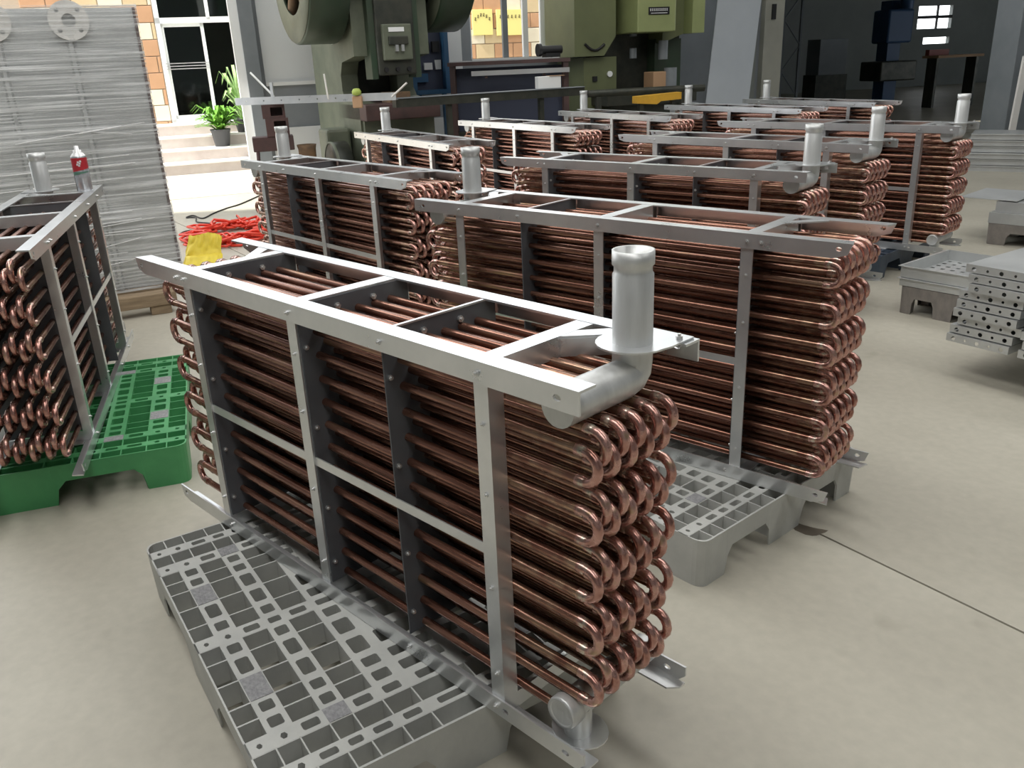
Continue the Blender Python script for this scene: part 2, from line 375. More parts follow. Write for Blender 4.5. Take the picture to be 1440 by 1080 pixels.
# office door
dr = thing('door_1', 'white framed glass sliding door of the office', 'door', OFP, rad(WANG))
del dr['category']; struct(dr)
zt = 2.13
fr = MB()
for a, b in ((d_u0, d_u0+.07), (d_u1-.07, d_u1)): fr.box(a, -.03, dz0, b, .08, 3.1)
um = ol(296, 100)[0]; ut = ol(290, 10)[0]
fr.box(d_u0, -.03, zt-.04, d_u1, .08, zt+.04); fr.box(ut-.025, -.03, zt, ut+.025, .08, 3.1); fr.box(d_u0, -.03, dz0, um, .08, dz0+.06)
fr.build('door_frame', 'white_paint', dr)
lf = MB().box(d_u0+.07, .0, dz0+.06, d_u0+.11, .04, zt-.04).box(um-.05, 0, dz0+.06, um, .04, zt-.04).box(d_u0+.07, 0, zt-.09, um, .04, zt-.04).box(d_u0+.07, 0, dz0+.06, um, .04, dz0+.11)
sl = lf.build('door_leaf', 'white_paint', dr)
MB().box(d_u0+.10, .015, dz0+.1, um-.04, .025, zt-.08).build('pane', 'glass_tinted', sl)
hz = ol(270, 92)[1]
for k in range(3): MB().box(d_u0+.05, -.03, hz-.05+.04*k, um+.0, -.015, hz-.036+.04*k).build('push_bar', 'bolt_zinc', sl)
MB().box(d_u0+.07, .02, zt+.04, ut-.02, .03, 3.1).build('fanlight_pane', 'glass_tinted', dr)
MB().box(ut+.02, .02, zt+.04, d_u1-.07, .03, 3.1).build('fanlight_pane', 'glass_tinted', dr)
MB().box(d_u0-1.6, 5.0, 0, d_u1+1.6, 5.1, 3.2).box(d_u1+1.5, .3, 0, d_u1+1.6, 5.1, 3.2).box(d_u0-1.6, .3, 0, d_u0-1.5, 5.1, 3.2).box(d_u0-1.6, .0, 3.1, d_u1+1.6, 5.1, 3.2).box(d_u0-1.5, .02, dz0-.1, d_u1+1.5, 5.0, dz0-.01).box(d_u1, .25, 0, d_u1+1.6, .3, 3.2).build('lobby', 'lobby_wall', dr)
# steps up to the office
stp = thing('steps', 'three stone steps up to the office door', 'steps', STEPP, rad(WANG)); del stp['category']; struct(stp)
for k in range(4):
    z1 = dz0*(k+1)/4; y0 = .32*k
    MB().box(-1.2, y0, dz0*k/4, 2.4, 1.3, z1-.025).build('riser', 'step_stone', stp)
    MB().box(-1.2, y0-.02, z1-.025, 2.4, 1.3, z1).build('tread', 'tread_stone', stp)
MB().box(-1.2, 1.1, dz0, -.3, 1.29, dz0+.04).build('threshold_block', 'steel_gray', stp)

# yellow sign boards on the office wall
for i, (pa, pb) in enumerate((((662, 14), (692, 49)), ((696, 14), (735, 49)))):
    a, b = ol(*pa), ol(*pb); z0, z1 = b[1], a[1]
    s = thing('sign_board', ['yellow notice board with an arched line of characters, seen through the window', 'yellow notice board with a straight line of characters, seen through the window'][i], 'sign', OFP, rad(WANG))
    MB().bbox(a[0], -.06, z0, b[0], -.025, z1, .004).build('board', 'sign_yellow', s)
    ch = MB(); n = 6
    for k in range(n):
        t = (k+.5)/n; u = a[0]+(b[0]-a[0])*(.08+.84*t); z = z1-.11+(.09*sin(pi*t)-.06 if i == 0 else 0)
        for dx, dzz, ww, hh in ((0, .02, .03, .006), (0, 0, .024, .006), (0, -.02, .03, .006), (0, 0, .006, .05), (-.012, -.012, .006, .02)):
            ch.box(u+dx-ww/2, -.064, z+dzz-hh/2, u+dx+ww/2, -.06, z+dzz+hh/2)
    ch.build('lettering', 'ink', s)

# right-hand end: pale sheet, beige column, steel column and the dark hall behind
u_c0, u_c1 = wl(1068, 60)[0], wl(1094, 60)[0]
struct(onwall(MB().box(u_c0, -.1, 0, u_c1, .35, 5.5), 'trim_3', 'tread_stone'), 'beige column at the hall opening')
MATS['beige'] = mat('beige', (.42, .42, .36), .6, 0, nscale=2, col2=(.34, .34, .29))
bpy.data.objects['trim_3'].data.materials[0] = MATS['beige']
onwall(MB().box(u_c0+.10, -.13, 1.75, u_c0+.16, -.10, 1.95), 'switch_box', 'black', None)
sw = bpy.data.objects['switch_box']; tag(sw, 'small black switch on the beige column', 'switch')
# hall shell
RC = Vector((4.55, 8.3, 0))
hallang = 14
hd, hn = wdir(hallang)
HP = WP + wd*u_c1
hall = MB()
hall.box(-.5, -.1, 0, -.4, 14, 5.5); hall.box(-.5, -.05, 2.5, 22.2, .12, 5.5); hall.box(22, .3, 0, 22.2, 14, 6)
hall.box(-.5, .3, 5.2, 22.2, 14, 5.5)
ho = hall.build('wall_hall', 'hall_wall'); ho.location = HP; ho.rotation_euler = (0, 0, rad(hallang)); struct(ho, 'dark hall beyond the opening')
HB = HP + hn*13.0
hf = MB().box(-.4, -.2, .005, 22, 13, .008).build('floor_hall', 'floor_concrete'); hf.location = HP; hf.rotation_euler = (0, 0, rad(hallang)); struct(hf, 'dark floor of the hall')
def hl(px, py):
    p = onpl(px, py, HB, hallang) - HB; return p.dot(hd), p.z
xa, za = hl(1289, 41); xb, zb = hl(1341, 7)
xc, zc = hl(1303, 62); xd, zd = hl(1322, 52)
M_ = Matrix(((1, 0, 0, 0), (0, 0, 1, 0), (0, 1, 0, 0), (0, 0, 0, 1)))
bw = MB().sheet(rect(-3, 0, 24, 5.3), [rect(xa, za, xb, zb), rect(xc-.15, zc, xd+.35, zd)], .15, M_)
bo = bw.build('wall_hall_back', 'hall_wall', None); bo.location = HB; bo.rotation_euler = (0, 0, rad(hallang)); struct(bo, 'far dark wall of the hall with small bright windows')
wi2 = MB().box(xa, -.02, (za+zb)/2-.04, xb, .03, (za+zb)/2+.05).build('window_2', 'black'); wi2.location = HB; wi2.rotation_euler = (0, 0, rad(hallang)); struct(wi2, 'bright far window of the dark hall')
MB().box(xa+(xb-xa)*.56-.03, -.02, za, xa+(xb-xa)*.56+.03, .03, zb).build('glazing_bar', 'black', wi2)
# right steel column
cu = MB().bbox(-.21, -.21, 0, .21, .21, 5.5, .01)
cR = aty(1416, 100, 11.0); co = cu.build('column', 'steel_gray'); co.location = (cR.x+.10, 11.0, 0); co.rotation_euler = (0, 0, rad(12)); struct(co, 'dark gray steel column at the right of the hall opening')
co2 = MB().box(-.21, -.02, 0, 18, .1, 5.5).build('wall_right', 'wall_gray'); co2.location = (cR.x+.5, 11.4, 0); co2.rotation_euler = (0, 0, rad(5)); struct(co2)
pp = aty(1427, 150, 10.5)
st = MB().box(-.035, -.02, 0, .035, .02, 1.17).build('steel_strip', 'tread_stone'); st.location = (pp.x, 10.5, 0); st.rotation_euler = (0, rad(2), 0); tag(st, 'pale metal strip standing beside the gray column', 'strip')

# ================================================================== COIL UNITS
UL, UW, UH, RW = 1.642, .33, .759, .042
TP, TR = .057, .0093                       # tube pitch, tube radius
ROW0 = .6855
XR, XL = 1.604, .072                       # where the straight tubes meet the bends
X0, X1, X2, X3 = .310, .818, 1.124, 1.432
HX = 1.564
def coil_parts():
    P = []                                  # (name, MB, material, location, parent index, kind)
    def part(name, mb, mt, loc=(0, 0, 0), par=None, kind=None): P.append((name, mb, mt, loc, par, kind)); return len(P)-1
    t = .0045
    slot = lambda x, z: circ(x, z, .009, 8, .006)
    def rail(y, top):
        z0, z1 = (UH-RW, UH) if top else (0, RW)
        zf = UH-t if top else 0
        mb = MB()
        c = .016
        if top: out = [(0, z1), (.012, z0+.012), (.05, z0), (UL, z0), (UL, z1)]
        else: out = [(0, z1), (.01, z0+.012), (.045, z0), (UL-.02, z0), (UL, z0+.02), (UL, z1)]
        hs = [slot(.035, (z0+z1)/2+.004), slot(UL-.045, (z0+z1)/2)] + ([] if top else [slot(X3+.005, .02)])
        mb.sheet(out, hs, t, T(0, y if y == 0 else y-t, 0) @ MXZ)
        ya, yb = (t, RW) if y == 0 else (y-RW, y-t)
        poly = [(.0, ya), (UL, ya), (UL, yb), (.012, yb)] if y == 0 else [(.012, ya), (UL-(0 if top else .02), ya), (UL, ya+.02), (UL, yb), (0, yb)]
        mb.prism(poly, zf, zf+t)
        return mb
    part('top_rail', rail(0, True), 'galvanised'); part('top_rail', rail(UW, True), 'galvanised')
    part('bottom_rail', rail(0, False), 'galvanised'); part('bottom_rail', rail(UW, False), 'galvanised')
    for x in (X0, X1, X3):
        for f in (0, 1):
            mb = MB(); ya, yb = (.005, .009) if not f else (UW-.009, UW-.005)
            mb.box(x-.036, ya, .005, x, yb, UH-.006)
            ya, yb = (.009, .042) if not f else (UW-.042, UW-.009)
            mb.box(x-.004, ya, .005, x, yb, UH-.006)
            part('post', mb, 'galvanised')
    for x in (X0, X1, X3):
        mb = MB().box(x-.042, RW-.001, UH-.0048, x, UW-RW+.001, UH-.0008)
        mb.box(x-.004, RW, UH-.042, x, UW-RW, UH-.0048) if x == X3 else mb.box(x-.042, RW, UH-.042, x-.038, UW-RW, UH-.0048)
        part('cross_bar', mb, 'galvanised')
        mb = MB().box(x-.042, RW+.001, .0045, x, UW-RW-.001, .0085).box(x-.004, RW, .0085, x, UW-RW, .042)
        part('bottom_cross_bar', mb, 'galvanised')
    hole = lambda y, z: circ(y, z, .0125, 6)
    MYZ = Matrix(((0, 0, 1, 0), (1, 0, 0, 0), (0, 1, 0, 0), (0, 0, 0, 1)))
    for x in (X0+.0005, X1+.0005, X2):
        part('support_plate', MB().box(x, .010, .045, x+.0035, UW-.010, UH-.0055), 'support_plate')
    part('cross_bar', MB().box(X2-.002, RW, UH-.0055, X2+.006, UW-RW, UH-.0015), 'galvanised')
    part('mid_strap', MB().box(X0-.02, .0095, .366, X3-.005, .0125, .388), 'galvanised')
    part('mid_strap', MB().box(X0-.02, UW-.0125, .355, X3-.005, UW-.0095, .385), 'galvanised')
    def brace(pts): return MB().prism(pts, UH-.0052, UH-.0012)
    b1 = brace([(X3-.002, .190), (X3-.002, .235), (1.478, UW-RW+.004), (1.530, UW-RW+.004)]); b1.prism([(X3, .190), (X3+.004, .190), (1.530, UW-RW), (1.526, UW-RW)], UH-.04, UH-.0052)
    part('corner_brace', b1, 'galvanised')
    b2 = brace([(X0-.040, .190), (X0-.040, .235), (.222, UW-RW+.004), (.172, UW-RW+.004)])
    part('corner_brace', b2, 'galvanised')
    # headers
    hr = .036; yv = .237; zh = .700
    mb = MB().tube([(HX, .036, zh), (HX, .10, zh), (HX, yv-.028, zh), (HX, yv-.012, zh+.004), (HX, yv-.003, zh+.013), (HX, yv, zh+.03), (HX, yv, UH+.002)], hr, 20)
    h = part('top_header', mb, 'galvanised_pipe')
    zt_ = UH+.168
    prof = [(hr, UH-.01), (hr, zt_-.042), (hr-.0025, zt_-.038), (hr-.0025, zt_-.028), (hr+.001, zt_-.024), (hr+.001, zt_), (hr-.004, zt_), (hr-.004, UH+.05)]
    part('riser_pipe', MB().lathe(prof, 24, (HX, yv, 0)), 'galvanised_pipe', par=h)
    ring = [(HX+.066*cos(a), yv+.066*sin(a)) for a in [rad(k) for k in range(150, 361, 15)]] + [(HX+.07, yv+.02), (HX+.07, UW-.006), (HX-.05, UW-.006), (HX-.06, yv+.035)]
    part('ring_plate', MB().prism(ring, UH+.0006, UH+.0040), 'galvanised', par=h)
    mb = MB().tube([(HX, .034, .076), (HX, .29, .076)], .030, 18)
    h2 = part('bottom_header', mb, 'galvanised_pipe')
    part('end_cap', MB().lathe([(.026, .028), (.032, .024), (.034, .030), (.034, .058), (.030, .060)], 20, (HX, 0, .076), 'y').lathe([(0, .031), (.026, .028)], 20, (HX, 0, .076), 'y'), 'galvanised_pipe', par=h2)
    part('outlet_pipe', MB().tube([(HX+.002, .072, .07), (HX+.002, .072, .0006)], .028, 18), 'galvanised_pipe', par=h2)
    part('outlet_ring', MB().prism([(HX+.002+.06*cos(2*pi*k/20), .078+.05*sin(2*pi*k/20)) for k in range(20)], .0046, .0080), 'galvanised', par=h2)
    # copper
    tl = MB().tube([(XL, 0, 0), (XR, 0, 0)], TR, 10, True)
    ts = MB().tube([(XL, 0, 0), (HX-.012, 0, 0)], TR, 10, True)
    def bend(sg):
        pa = [(-.014*sg, 0, TP/2), (0, 0, TP/2), (.002*sg, 0, TP/2)]; n = 8; R = TP/2
        pa += [(.003*sg+R*sin(pi*k/n)*sg, 0, R*cos(pi*k/n)) for k in range(n+1)]
        pa += [(0.0005*sg, 0, -TP/2), (-.014*sg, 0, -TP/2)]
        rr = [TR*1.16, TR*1.16, TR*1.03]+[TR*1.03]*(n+1)+[TR*1.16, TR*1.16]
        return MB().tube(pa, rr, 10, True)
    br, bl = bend(1), bend(-1)
    for c in range(10):
        y = .0535+.0235*c; z0 = ROW0+(TP/2 if c % 2 else 0)
        for r in range(12):
            part('copper_tube', ts if r in (0, 11) else tl, 'copper_tube', (0, y, z0-r*TP))
        for r in range(1, 10, 2): part('return_bend', br, 'copper_bend', (XR, y, z0-(r+.5)*TP))
        for r in range(0, 12, 2): part('return_bend', bl, 'copper_bend', (XL, y, z0-(r+.5)*TP))
    # bolts
    bo = MB()
    def bolt(p, ax, r=.0075, h=.006):
        d = Vector(ax); p = Vector(p); bo.tube([p, p+d*h], r, 6); bo.tube([p+d*h, p+d*(h+.004)], r*.5, 6)
    for x in (X0-.06, X0-.018, X1-.018, X2+.01, X3-.02): bolt((x, 0, UH-.022), (0, -1, 0), .006, .004)
    for x in (X0+.012, X2+.01, X3-.02): bolt((x, 0, .022), (0, -1, 0), .006, .004)
    for x in (X0+.004, X1+.004, X2+.0035):
        for y in (.115, .215): bolt((x, y, UH-.028), (1, 0, 0))
        for z in (.655, .46, .25, .10): bolt((x, .022, z), (1, 0, 0), .006, .005)
    for x in (X0, X1, X3):
        for z in (.64, .5, .3, .1): bolt((x-.018, .005, z), (0, -1, 0), .005, .003)
    bolt((HX+.055, UW-.03, UH+.004), (0, 0, 1), .007, .005)
    part('bolts', bo, 'bolt_zinc', kind='stuff')
    return P
_cp = coil_parts()
def build_meshes(mirror):
    cache = {}; out = []
    for name, mb, mt, loc, par, kind in _cp:
        k = id(mb)
        if k not in cache:
            cache[k] = ((mb.mirx(UL if loc == (0, 0, 0) else 0) if mirror else mb)).mesh(name, mt) if not (mirror and loc != (0, 0, 0) and name == 'copper_tube') else mb.mirx(UL).mesh(name, mt)
        l = loc
        if mirror and name == 'return_bend': l = (UL-loc[0], loc[1], loc[2])
        out.append((name, cache[k], l, par, kind))
    return out
PROTO = {False: build_meshes(False), True: build_meshes(True)}
ZB = .1515
def coil_unit(x, y, a, mirror, label):
    t = thing('coil_unit', label, 'heat exchanger', (x, y, ZB), rad(a), 'copper tube coil units in galvanised frames')
    objs = []
    for name, me, loc, par, kind in PROTO[mirror]:
        o = link(name, me, objs[par] if par is not None else t, loc); objs.append(o)
        if kind: o['kind'] = kind
    return t
UNITS = [
 ('A', -1.0456, 2.3794, -45.717, False, 'copper tube coil in galvanised frame on the gray slotted pallet nearest the green pallet'),
 ('B', -.3369, 3.2354, -41.876, True, 'copper tube coil standing directly behind the coil on the half uncovered gray pallet'),
 ('C', -.012, 4.564, -41.0, False, 'copper tube coil third in the row that ends at the steel tray stacks'),
 ('D', .741, 5.590, -48.1, False, 'copper tube coil next to last in the row that ends at the steel tray stacks'),
 ('E', 1.548, 6.321, -46.5, False, 'copper tube coil beside the steel tray stacks, whole end of return bends showing'),
 ('F', -1.493, 5.010, -49.2, True, 'copper tube coil next to the red hose, upright pipe at the far corner'),
 ('G', -1.130, 6.816, -60.5, True, 'copper tube coil in front of the dark green press'),
 ('H', -.365, 7.644, -56.9, True, 'copper tube coil in front of the brown workbench with the white box'),
 ('I', .546, 8.367, -61.3, True, 'copper tube coil in front of the olive press cabinet with the curved handle'),
 ('J', 1.580, 8.561, -58.6, True, 'copper tube coil in front of the yellow beam on the olive press'),
 ('K', 2.458, 9.014, -63.4, True, 'copper tube coil in front of the leaning gray sheet and beige column'),
 ('M', -1.4331, 2.5555, 106.499, False, 'copper tube coil on the green pallet, carrying a spray can'),
]
for _, x, y, a, m, lab in UNITS: coil_unit(x, y, a, m, lab)

# ================================================================== PLASTIC PALLETS
PS = 1.11; PH = .15
def pallet_parts():
    h = PS/2
    cols = [('p', .05), ('s', .05), ('p', .062), ('s', .05), ('p', .067), ('s', .066), ('s', .13), ('s', .066), ('p', .067), ('s', .05), ('p', .062), ('s', .05), ('p', .05)]
    half = [('p', .055), ('s', .036), ('p', .056), ('s', .046), ('a', .055), ('a', .055), ('b', .085), ('b', .085), ('a', .06)]
    rows = half+[('s', .044)]+[r for r in reversed(half)]
    def norm(l):
        tot = sum(v for _, v in l); o = -h; out = []
        for k, v in l: out.append((k, o, o+v*PS/tot)); o += v*PS/tot
        return out
    C, R = norm(cols), norm(rows)
    z1 = PH; rib = .0022
    deck = MB()
    pads = []
    for ri, (rk, y0, y1) in enumerate(R):
        for ci, (ck, x0, x1) in enumerate(C):
            solid = rk == 's' or (ck == 's' and rk in 'ab')
            if solid:
                if (ci in (1, 11) and ri in (6, 12)) or (ci in (3, 9) and ri in (3, 15)): pads.append((x0, y0, x1, y1))
                cx, cy = (x0+x1)/2, (y0+y1)/2; W, H = x1-x0, y1-y0
                if rk == 's':
                    if ci in (0, 12): ho = circ(cx, cy, .008, 6)
                    elif ci in (1, 11): ho = circ(cx, cy, .010, 6)
                    else: ho = rect(cx-W*.30, cy-H*.27, cx+W*.30, cy+H*.27, .004)
                elif ci == 6: ho = rect(cx-W*.40, cy-H*.30, cx+W*.40, cy+H*.30, .004)
                elif rk == 'a': ho = rect(cx-W*.30, cy-H*.30, cx+W*.30, cy+H*.30, .004)
                else: ho = rect(cx-W*.31, cy-H*.34, cx+W*.31, cy+H*.34, .005)
                deck.sheet(rect(x0, y0, x1, y1), [ho], .006, T(0, 0, z1-.006))
                n = len(ho); vs = [(u, v, z1-.006) for u, v in ho]+[(u, v, z1-.05) for u, v in ho]
                deck.add(vs, [(i, (i+1) % n, (i+1) % n+n, i+n) for i in range(n)])
    for k, x0, x1 in C[1:]: deck.box(x0-rib, -h+.003, z1-.058, x0+rib, h-.003, z1-.0006)
    for k, y0, y1 in R[1:]: deck.box(-h+.003, y0-rib, z1-.056, h-.003, y0+rib, z1-.0004)
    # chamfered corner ribs
    # skirt with arched openings
    sk = MB(); rc = .035; path = []
    side = []
    fw = .145; mw = .11; op = .088
    us = [(-h+rc, 0)]
    prof = [(-h+rc, 0.), (-h+fw, 0.), (-h+fw+.012, .06), (-h+fw+.04, op), (-mw-.04, op), (-mw-.012, .06), (-mw, 0.), (mw, 0.), (mw+.012, .06), (mw+.04, op), (h-fw-.04, op), (h-fw-.012, .06), (h-fw, 0.), (h-rc, 0.)]
    for q in range(4):
        a = q*pi/2; c_, s_ = round(cos(a)), round(sin(a))
        for u, zb in prof: path.append((u*c_+h*s_, u*s_-h*c_, zb))
        for k in range(1, 4):
            b = -pi/2+k*pi/8; cx = h-rc+rc*cos(b); cy = -h+rc+rc*sin(b); path.append((cx*c_-cy*s_, cx*s_+cy*c_, 0.))
    n = len(path); th = .0055; vs = []
    for x, y, zb in path:
        d = Vector((x, y, 0)).normalized(); ix, iy = x*(1-th/h), y*(1-th/h)
        tap = 1-.012*(1 if zb == 0 else .4)
        vs += [(x, y, z1), (x*tap, y*tap, zb), (ix, iy, z1), (ix*tap, iy*tap, zb)]
    fs = []
    for i in range(n):
        a, b = 4*i, 4*((i+1) % n)
        fs += [(a, a+1, b+1, b), (a+2, b+2, b+3, a+3), (a, b, b+2, a+2), (a+1, a+3, b+3, b+1)]
    sk.add(vs, fs)
    # feet
    def leg(w_, d_):
        m = MB(); tp = .9
        for (a, b) in ((0, 1),):
            vs = [(x*w_, y*d_, .10) for y in (-1, 1) for x in (-1, 1)]+[(x*w_*tp, y*d_*tp, 0) for y in (-1, 1) for x in (-1, 1)]
            m.add(vs, [(0, 1, 3, 2), (4, 6, 7, 5), (0, 4, 5, 1), (2, 3, 7, 6), (0, 2, 6, 4), (1, 5, 7, 3)])
        return m
    f1 = leg(.060, .060); f2 = leg(.085, .085)
    legs = []
    for i in (-1, 0, 1):
        for j in (-1, 0, 1):
            legs.append((f2 if i == 0 and j == 0 else f1, (i*(h-.075), j*(h-.075), 0)))
    pm = [((x1-x0)/2, (y1-y0)/2, ((x0+x1)/2, (y0+y1)/2, z1)) for x0, y0, x1, y1 in pads]
    return deck, sk, legs, pm
_dk, _sk, _lg, _pm = pallet_parts()
_dkm = _dk.mesh('deck', 'pallet_gray'); _skm = _sk.mesh('skirt', 'pallet_gray'); _lgc = {}
_padc = {}
def plastic_pallet(x, y, rz, mt, label, sx=1, sy=1, pads=True):
    t = thing('plastic_pallet', label, 'pallet', (x, y, 0), rz, 'plastic pallets'); t.scale = (sx, sy, 1)
    setmat(link('deck', _dkm, t), mt); setmat(link('skirt', _skm, t), mt)
    for mb, loc in _lg:
        if id(mb) not in _lgc: _lgc[id(mb)] = mb.mesh('leg', 'pallet_gray')
        setmat(link('leg', _lgc[id(mb)], t, loc), mt)
    if pads:
        for hw, hd_, loc in _pm:
            k = (round(hw, 4), round(hd_, 4))
            if k not in _padc: _padc[k] = MB().box(-hw*.97, -hd_*.97, -.0005, hw*.97, hd_*.97, .0012).mesh('grip_pad', 'pad_rubber')
            link('grip_pad', _padc[k], t, loc)
    return t
plastic_pallet(-.410, 1.8425, rad(32.7), 'pallet_gray', 'gray plastic pallet with open slotted deck and rubber grip patches, half uncovered', .74)
plastic_pallet(.454, 2.660, rad(40), 'pallet_gray', 'gray plastic pallet whose corner juts out beside the floor joint', .74)
plastic_pallet(-1.875, 3.125, rad(18.6), 'pallet_green', 'green plastic pallet with open slotted deck')
def ctr(x, y, a): a = rad(a); return x+cos(a)*UL/2-sin(a)*UW/2, y+sin(a)*UL/2+cos(a)*UW/2
PLAB = {'C': 'gray plastic pallet under the third coil of the row', 'D': 'gray plastic pallet under the coil next to the tray-side coil', 'E': 'dark blue plastic pallet under the coil beside the steel trays',
        'F': 'gray plastic pallet under the coil next to the red hose', 'G': 'gray plastic pallet under the coil by the green press', 'H': 'gray plastic pallet under the coil by the workbench',
        'I': 'gray plastic pallet under the coil by the olive press cabinet', 'J': 'gray plastic pallet under the coil by the yellow beam', 'K': 'gray plastic pallet under the coil by the leaning sheet'}
for k, x, y, a, m, lab in UNITS:
    if k in PLAB:
        cx, cy = ctr(x, y, a); plastic_pallet(cx, cy, rad(a), 'pallet_blue' if k == 'E' else 'pallet_gray', PLAB[k], 1, .78)

# ================================================================== LEFT SIDE: wrapped panel, wooden pallet, can, hose, cable, bag
WA = rad(27)
wp = thing('wrapped_panel', 'tall gray steel panel wrapped in clear stretch film on a wooden pallet', 'panel', (-2.09, 5.40, .135), WA)
PWD, PHT = 1.45, 1.62
MB().box(-PWD, .0, 0, 0, .05, PHT).build('panel_body', 'tray_steel', wp)
MB().box(-.012, -.008, 0, .004, .055, PHT).build('edge_strip', 'brown_steel', wp)
for u in (.36, .72, 1.08):
    MB().prism([(-u-.03, 0), (-u-.018, -.022), (-u+.0, -.022), (-u+.012, 0)], .0, PHT-.10).build('rib', 'tray_steel', wp)
    MB().box(-u+.022, -.012, 0, -u+.030, 0, PHT-.10).build('rib_edge', 'tray_steel', wp)
for u in (.355, .745):
    zf_ = PHT-.065
    f = MB().sheet(circ(-u, zf_, .105, 28), [circ(-u, zf_, .036, 20)]+[circ(-u+.075*cos(pi/4+k*pi/2), zf_+.075*sin(pi/4+k*pi/2), .012, 10) for k in range(4)], .022, T(0, -.036, 0) @ MXZ).build('flange', 'flange_white', wp)
    MB().lathe([(.050, -.014), (.050, 0), (.037, 0), (.037, -.035)], 20, (-u, 0, zf_), 'y').build('bore', 'flange_white', f)
# film shell
fl = MB(); nx, nz = 24, 30
def film(u, v):
    y = -.030-.010*sin(u*23+v*9)*sin(v*31)-.006*sin(u*61+v*40)
    if v > .93: y = -.045
    return (-PWD*u+.010*(1-2*u), y, -.015+(PHT+.03)*v)
vs = [film(i/nx, j/nz) for j in range(nz+1) for i in range(nx+1)]
fl.add(vs, [(j*(nx+1)+i, j*(nx+1)+i+1, (j+1)*(nx+1)+i+1, (j+1)*(nx+1)+i) for j in range(nz) for i in range(nx)], True)
fl.add([(.01, -.03, -.015), (.01, .055, -.015), (.01, .055, PHT+.015), (.01, -.03, PHT+.015)], [(0, 1, 2, 3)])
fl.build('stretch_film', 'stretch_film', wp)
for k in range(16):      # tight film strands
    z = random.uniform(.02, 1.0); z2 = z+random.uniform(-.06, .10); l = random.uniform(.3, 1.2); u = random.uniform(0, .3)
    MB().tube([(-u, -.046, z2), (-u-l, -.048, z)], .0022, 5).build('film_strand', 'can_white', wp)
wpal = thing('wooden_pallet', 'rough wooden pallet under the film wrapped panel', 'pallet', (-2.06, 5.16, 0), WA)
for k, y in enumerate((-.02, .22, .46)):
    MB().bbox(-1.5, y, .055, .0, y+.11, .133, .006).build('plank', 'wood', wpal)
for x in (-.16, -.85, -1.48):
    for y in (-.01, .23, .47): MB().bbox(x, y, 0, x+.12, y+.09, .055, .004).build('block', 'wood', wpal)

# spray can on the coil on the green pallet
def unit_pt(i, P):
    _, x, y, a, m, l = UNITS[i]; a = rad(a); return (x+cos(a)*P[0]-sin(a)*P[1], y+sin(a)*P[0]+cos(a)*P[1], ZB+P[2])
cn = thing('spray_can', 'red and silver spray can on the corner of the coil frame', 'can', unit_pt(11, (1.440, .045, UH+.0005)), rad(190))
MB().lathe([(0, 0), (.0315, 0), (.0325, .003), (.0325, .150), (.031, .153)], 24).build('body', 'can_silver', cn)
def band(z0, z1, a0, a1, mt, name, slant=0):
    n = 14; vs = []
    for k in range(n+1):
        a = a0+(a1-a0)*k/n; s_ = slant*(k/n)
        vs += [(.0332*cos(a), .0332*sin(a), z0+s_), (.0332*cos(a), .0332*sin(a), z1)]
    MB().add(vs, [(2*k, 2*k+2, 2*k+3, 2*k+1) for k in range(n)], True).build(name, mt, cn)
band(.085, .146, rad(20), rad(190), 'can_red', 'red_label', .015)
band(.070, .086, rad(20), rad(190), 'can_green', 'green_band', .015)
band(.0, .070, rad(20), rad(30), 'black', 'dark_edge')
MB().lathe([(.031, .153), (.024, .163), (.017, .168), (.017, .178), (.009, .180), (.009, .196), (0, .197)], 18).build('cap', 'can_white', cn)
lt = MB()
for k, (a, z) in enumerate(((95, .128), (105, .122), (88, .118), (112, .131), (99, .113))):
    a = rad(a); lt.box(-.004, -.0005, -.004, .004, .0006, .004, T(.0334*cos(a), .0334*sin(a), z) @ Matrix.Rotation(a+pi/2, 4, 'Z'))
lt.build('lettering', 'can_white', cn)

# red hose coil
hc = gz(325, 330, .02)
pts = []
for k in range(420):
    t = k/420; a = t*2*pi*13; r = 1+.22*sin(k*1.7)+.12*sin(a*.37+1)
    pts.append((hc.x+.02+.30*r*cos(a)*(1+.15*sin(t*9)), hc.y+.42*r*sin(a)*(1+.1*cos(t*7)), .016+.085*t*abs(sin(k*.31))**.5+.01*sin(k*.9)))
e1 = gz(370, 327, .015); e0 = gz(333, 303, .012)
pts += [(hc.x+.2, hc.y+.5, .015), tuple(gz(341, 312, .012)), tuple(e0), tuple(gz(345, 315, .012)), tuple(e1), tuple(gz(376, 330, .012))]
h = MB().tube(pts, .011, 6).build('air_hose', 'red_hose'); tag(h, 'bright red air hose in a loose heap on the floor', 'hose')
h2p = [gz(258, 338, .012), gz(266, 328, .012), gz(272, 316, .012), gz(262, 322, .012), gz(256, 318, .012)]
cp = [gz(*q, .008) for q in ((380, 268), (340, 286), (318, 293), (300, 300), (285, 307), (272, 303), (262, 306), (275, 306), (277, 312), (295, 314), (302, 318), (290, 322), (262, 325), (252, 330))]
def smooth(P, n=6):
    out = []
    for i in range(len(P)-1):
        p0, p1, p2, p3 = P[max(i-1, 0)], P[i], P[i+1], P[min(i+2, len(P)-1)]
        for k in range(n):
            t = k/n; out.append(.5*((2*p1)+(p2-p0)*t+(2*p0-5*p1+4*p2-p3)*t*t+(3*p1-p0-3*p2+p3)*t**3))
    return out+[P[-1]]
tag(MB().tube(smooth(cp), .007, 6).build('power_cable', 'black'), 'black cable trailing across the floor to the red hose', 'cable')

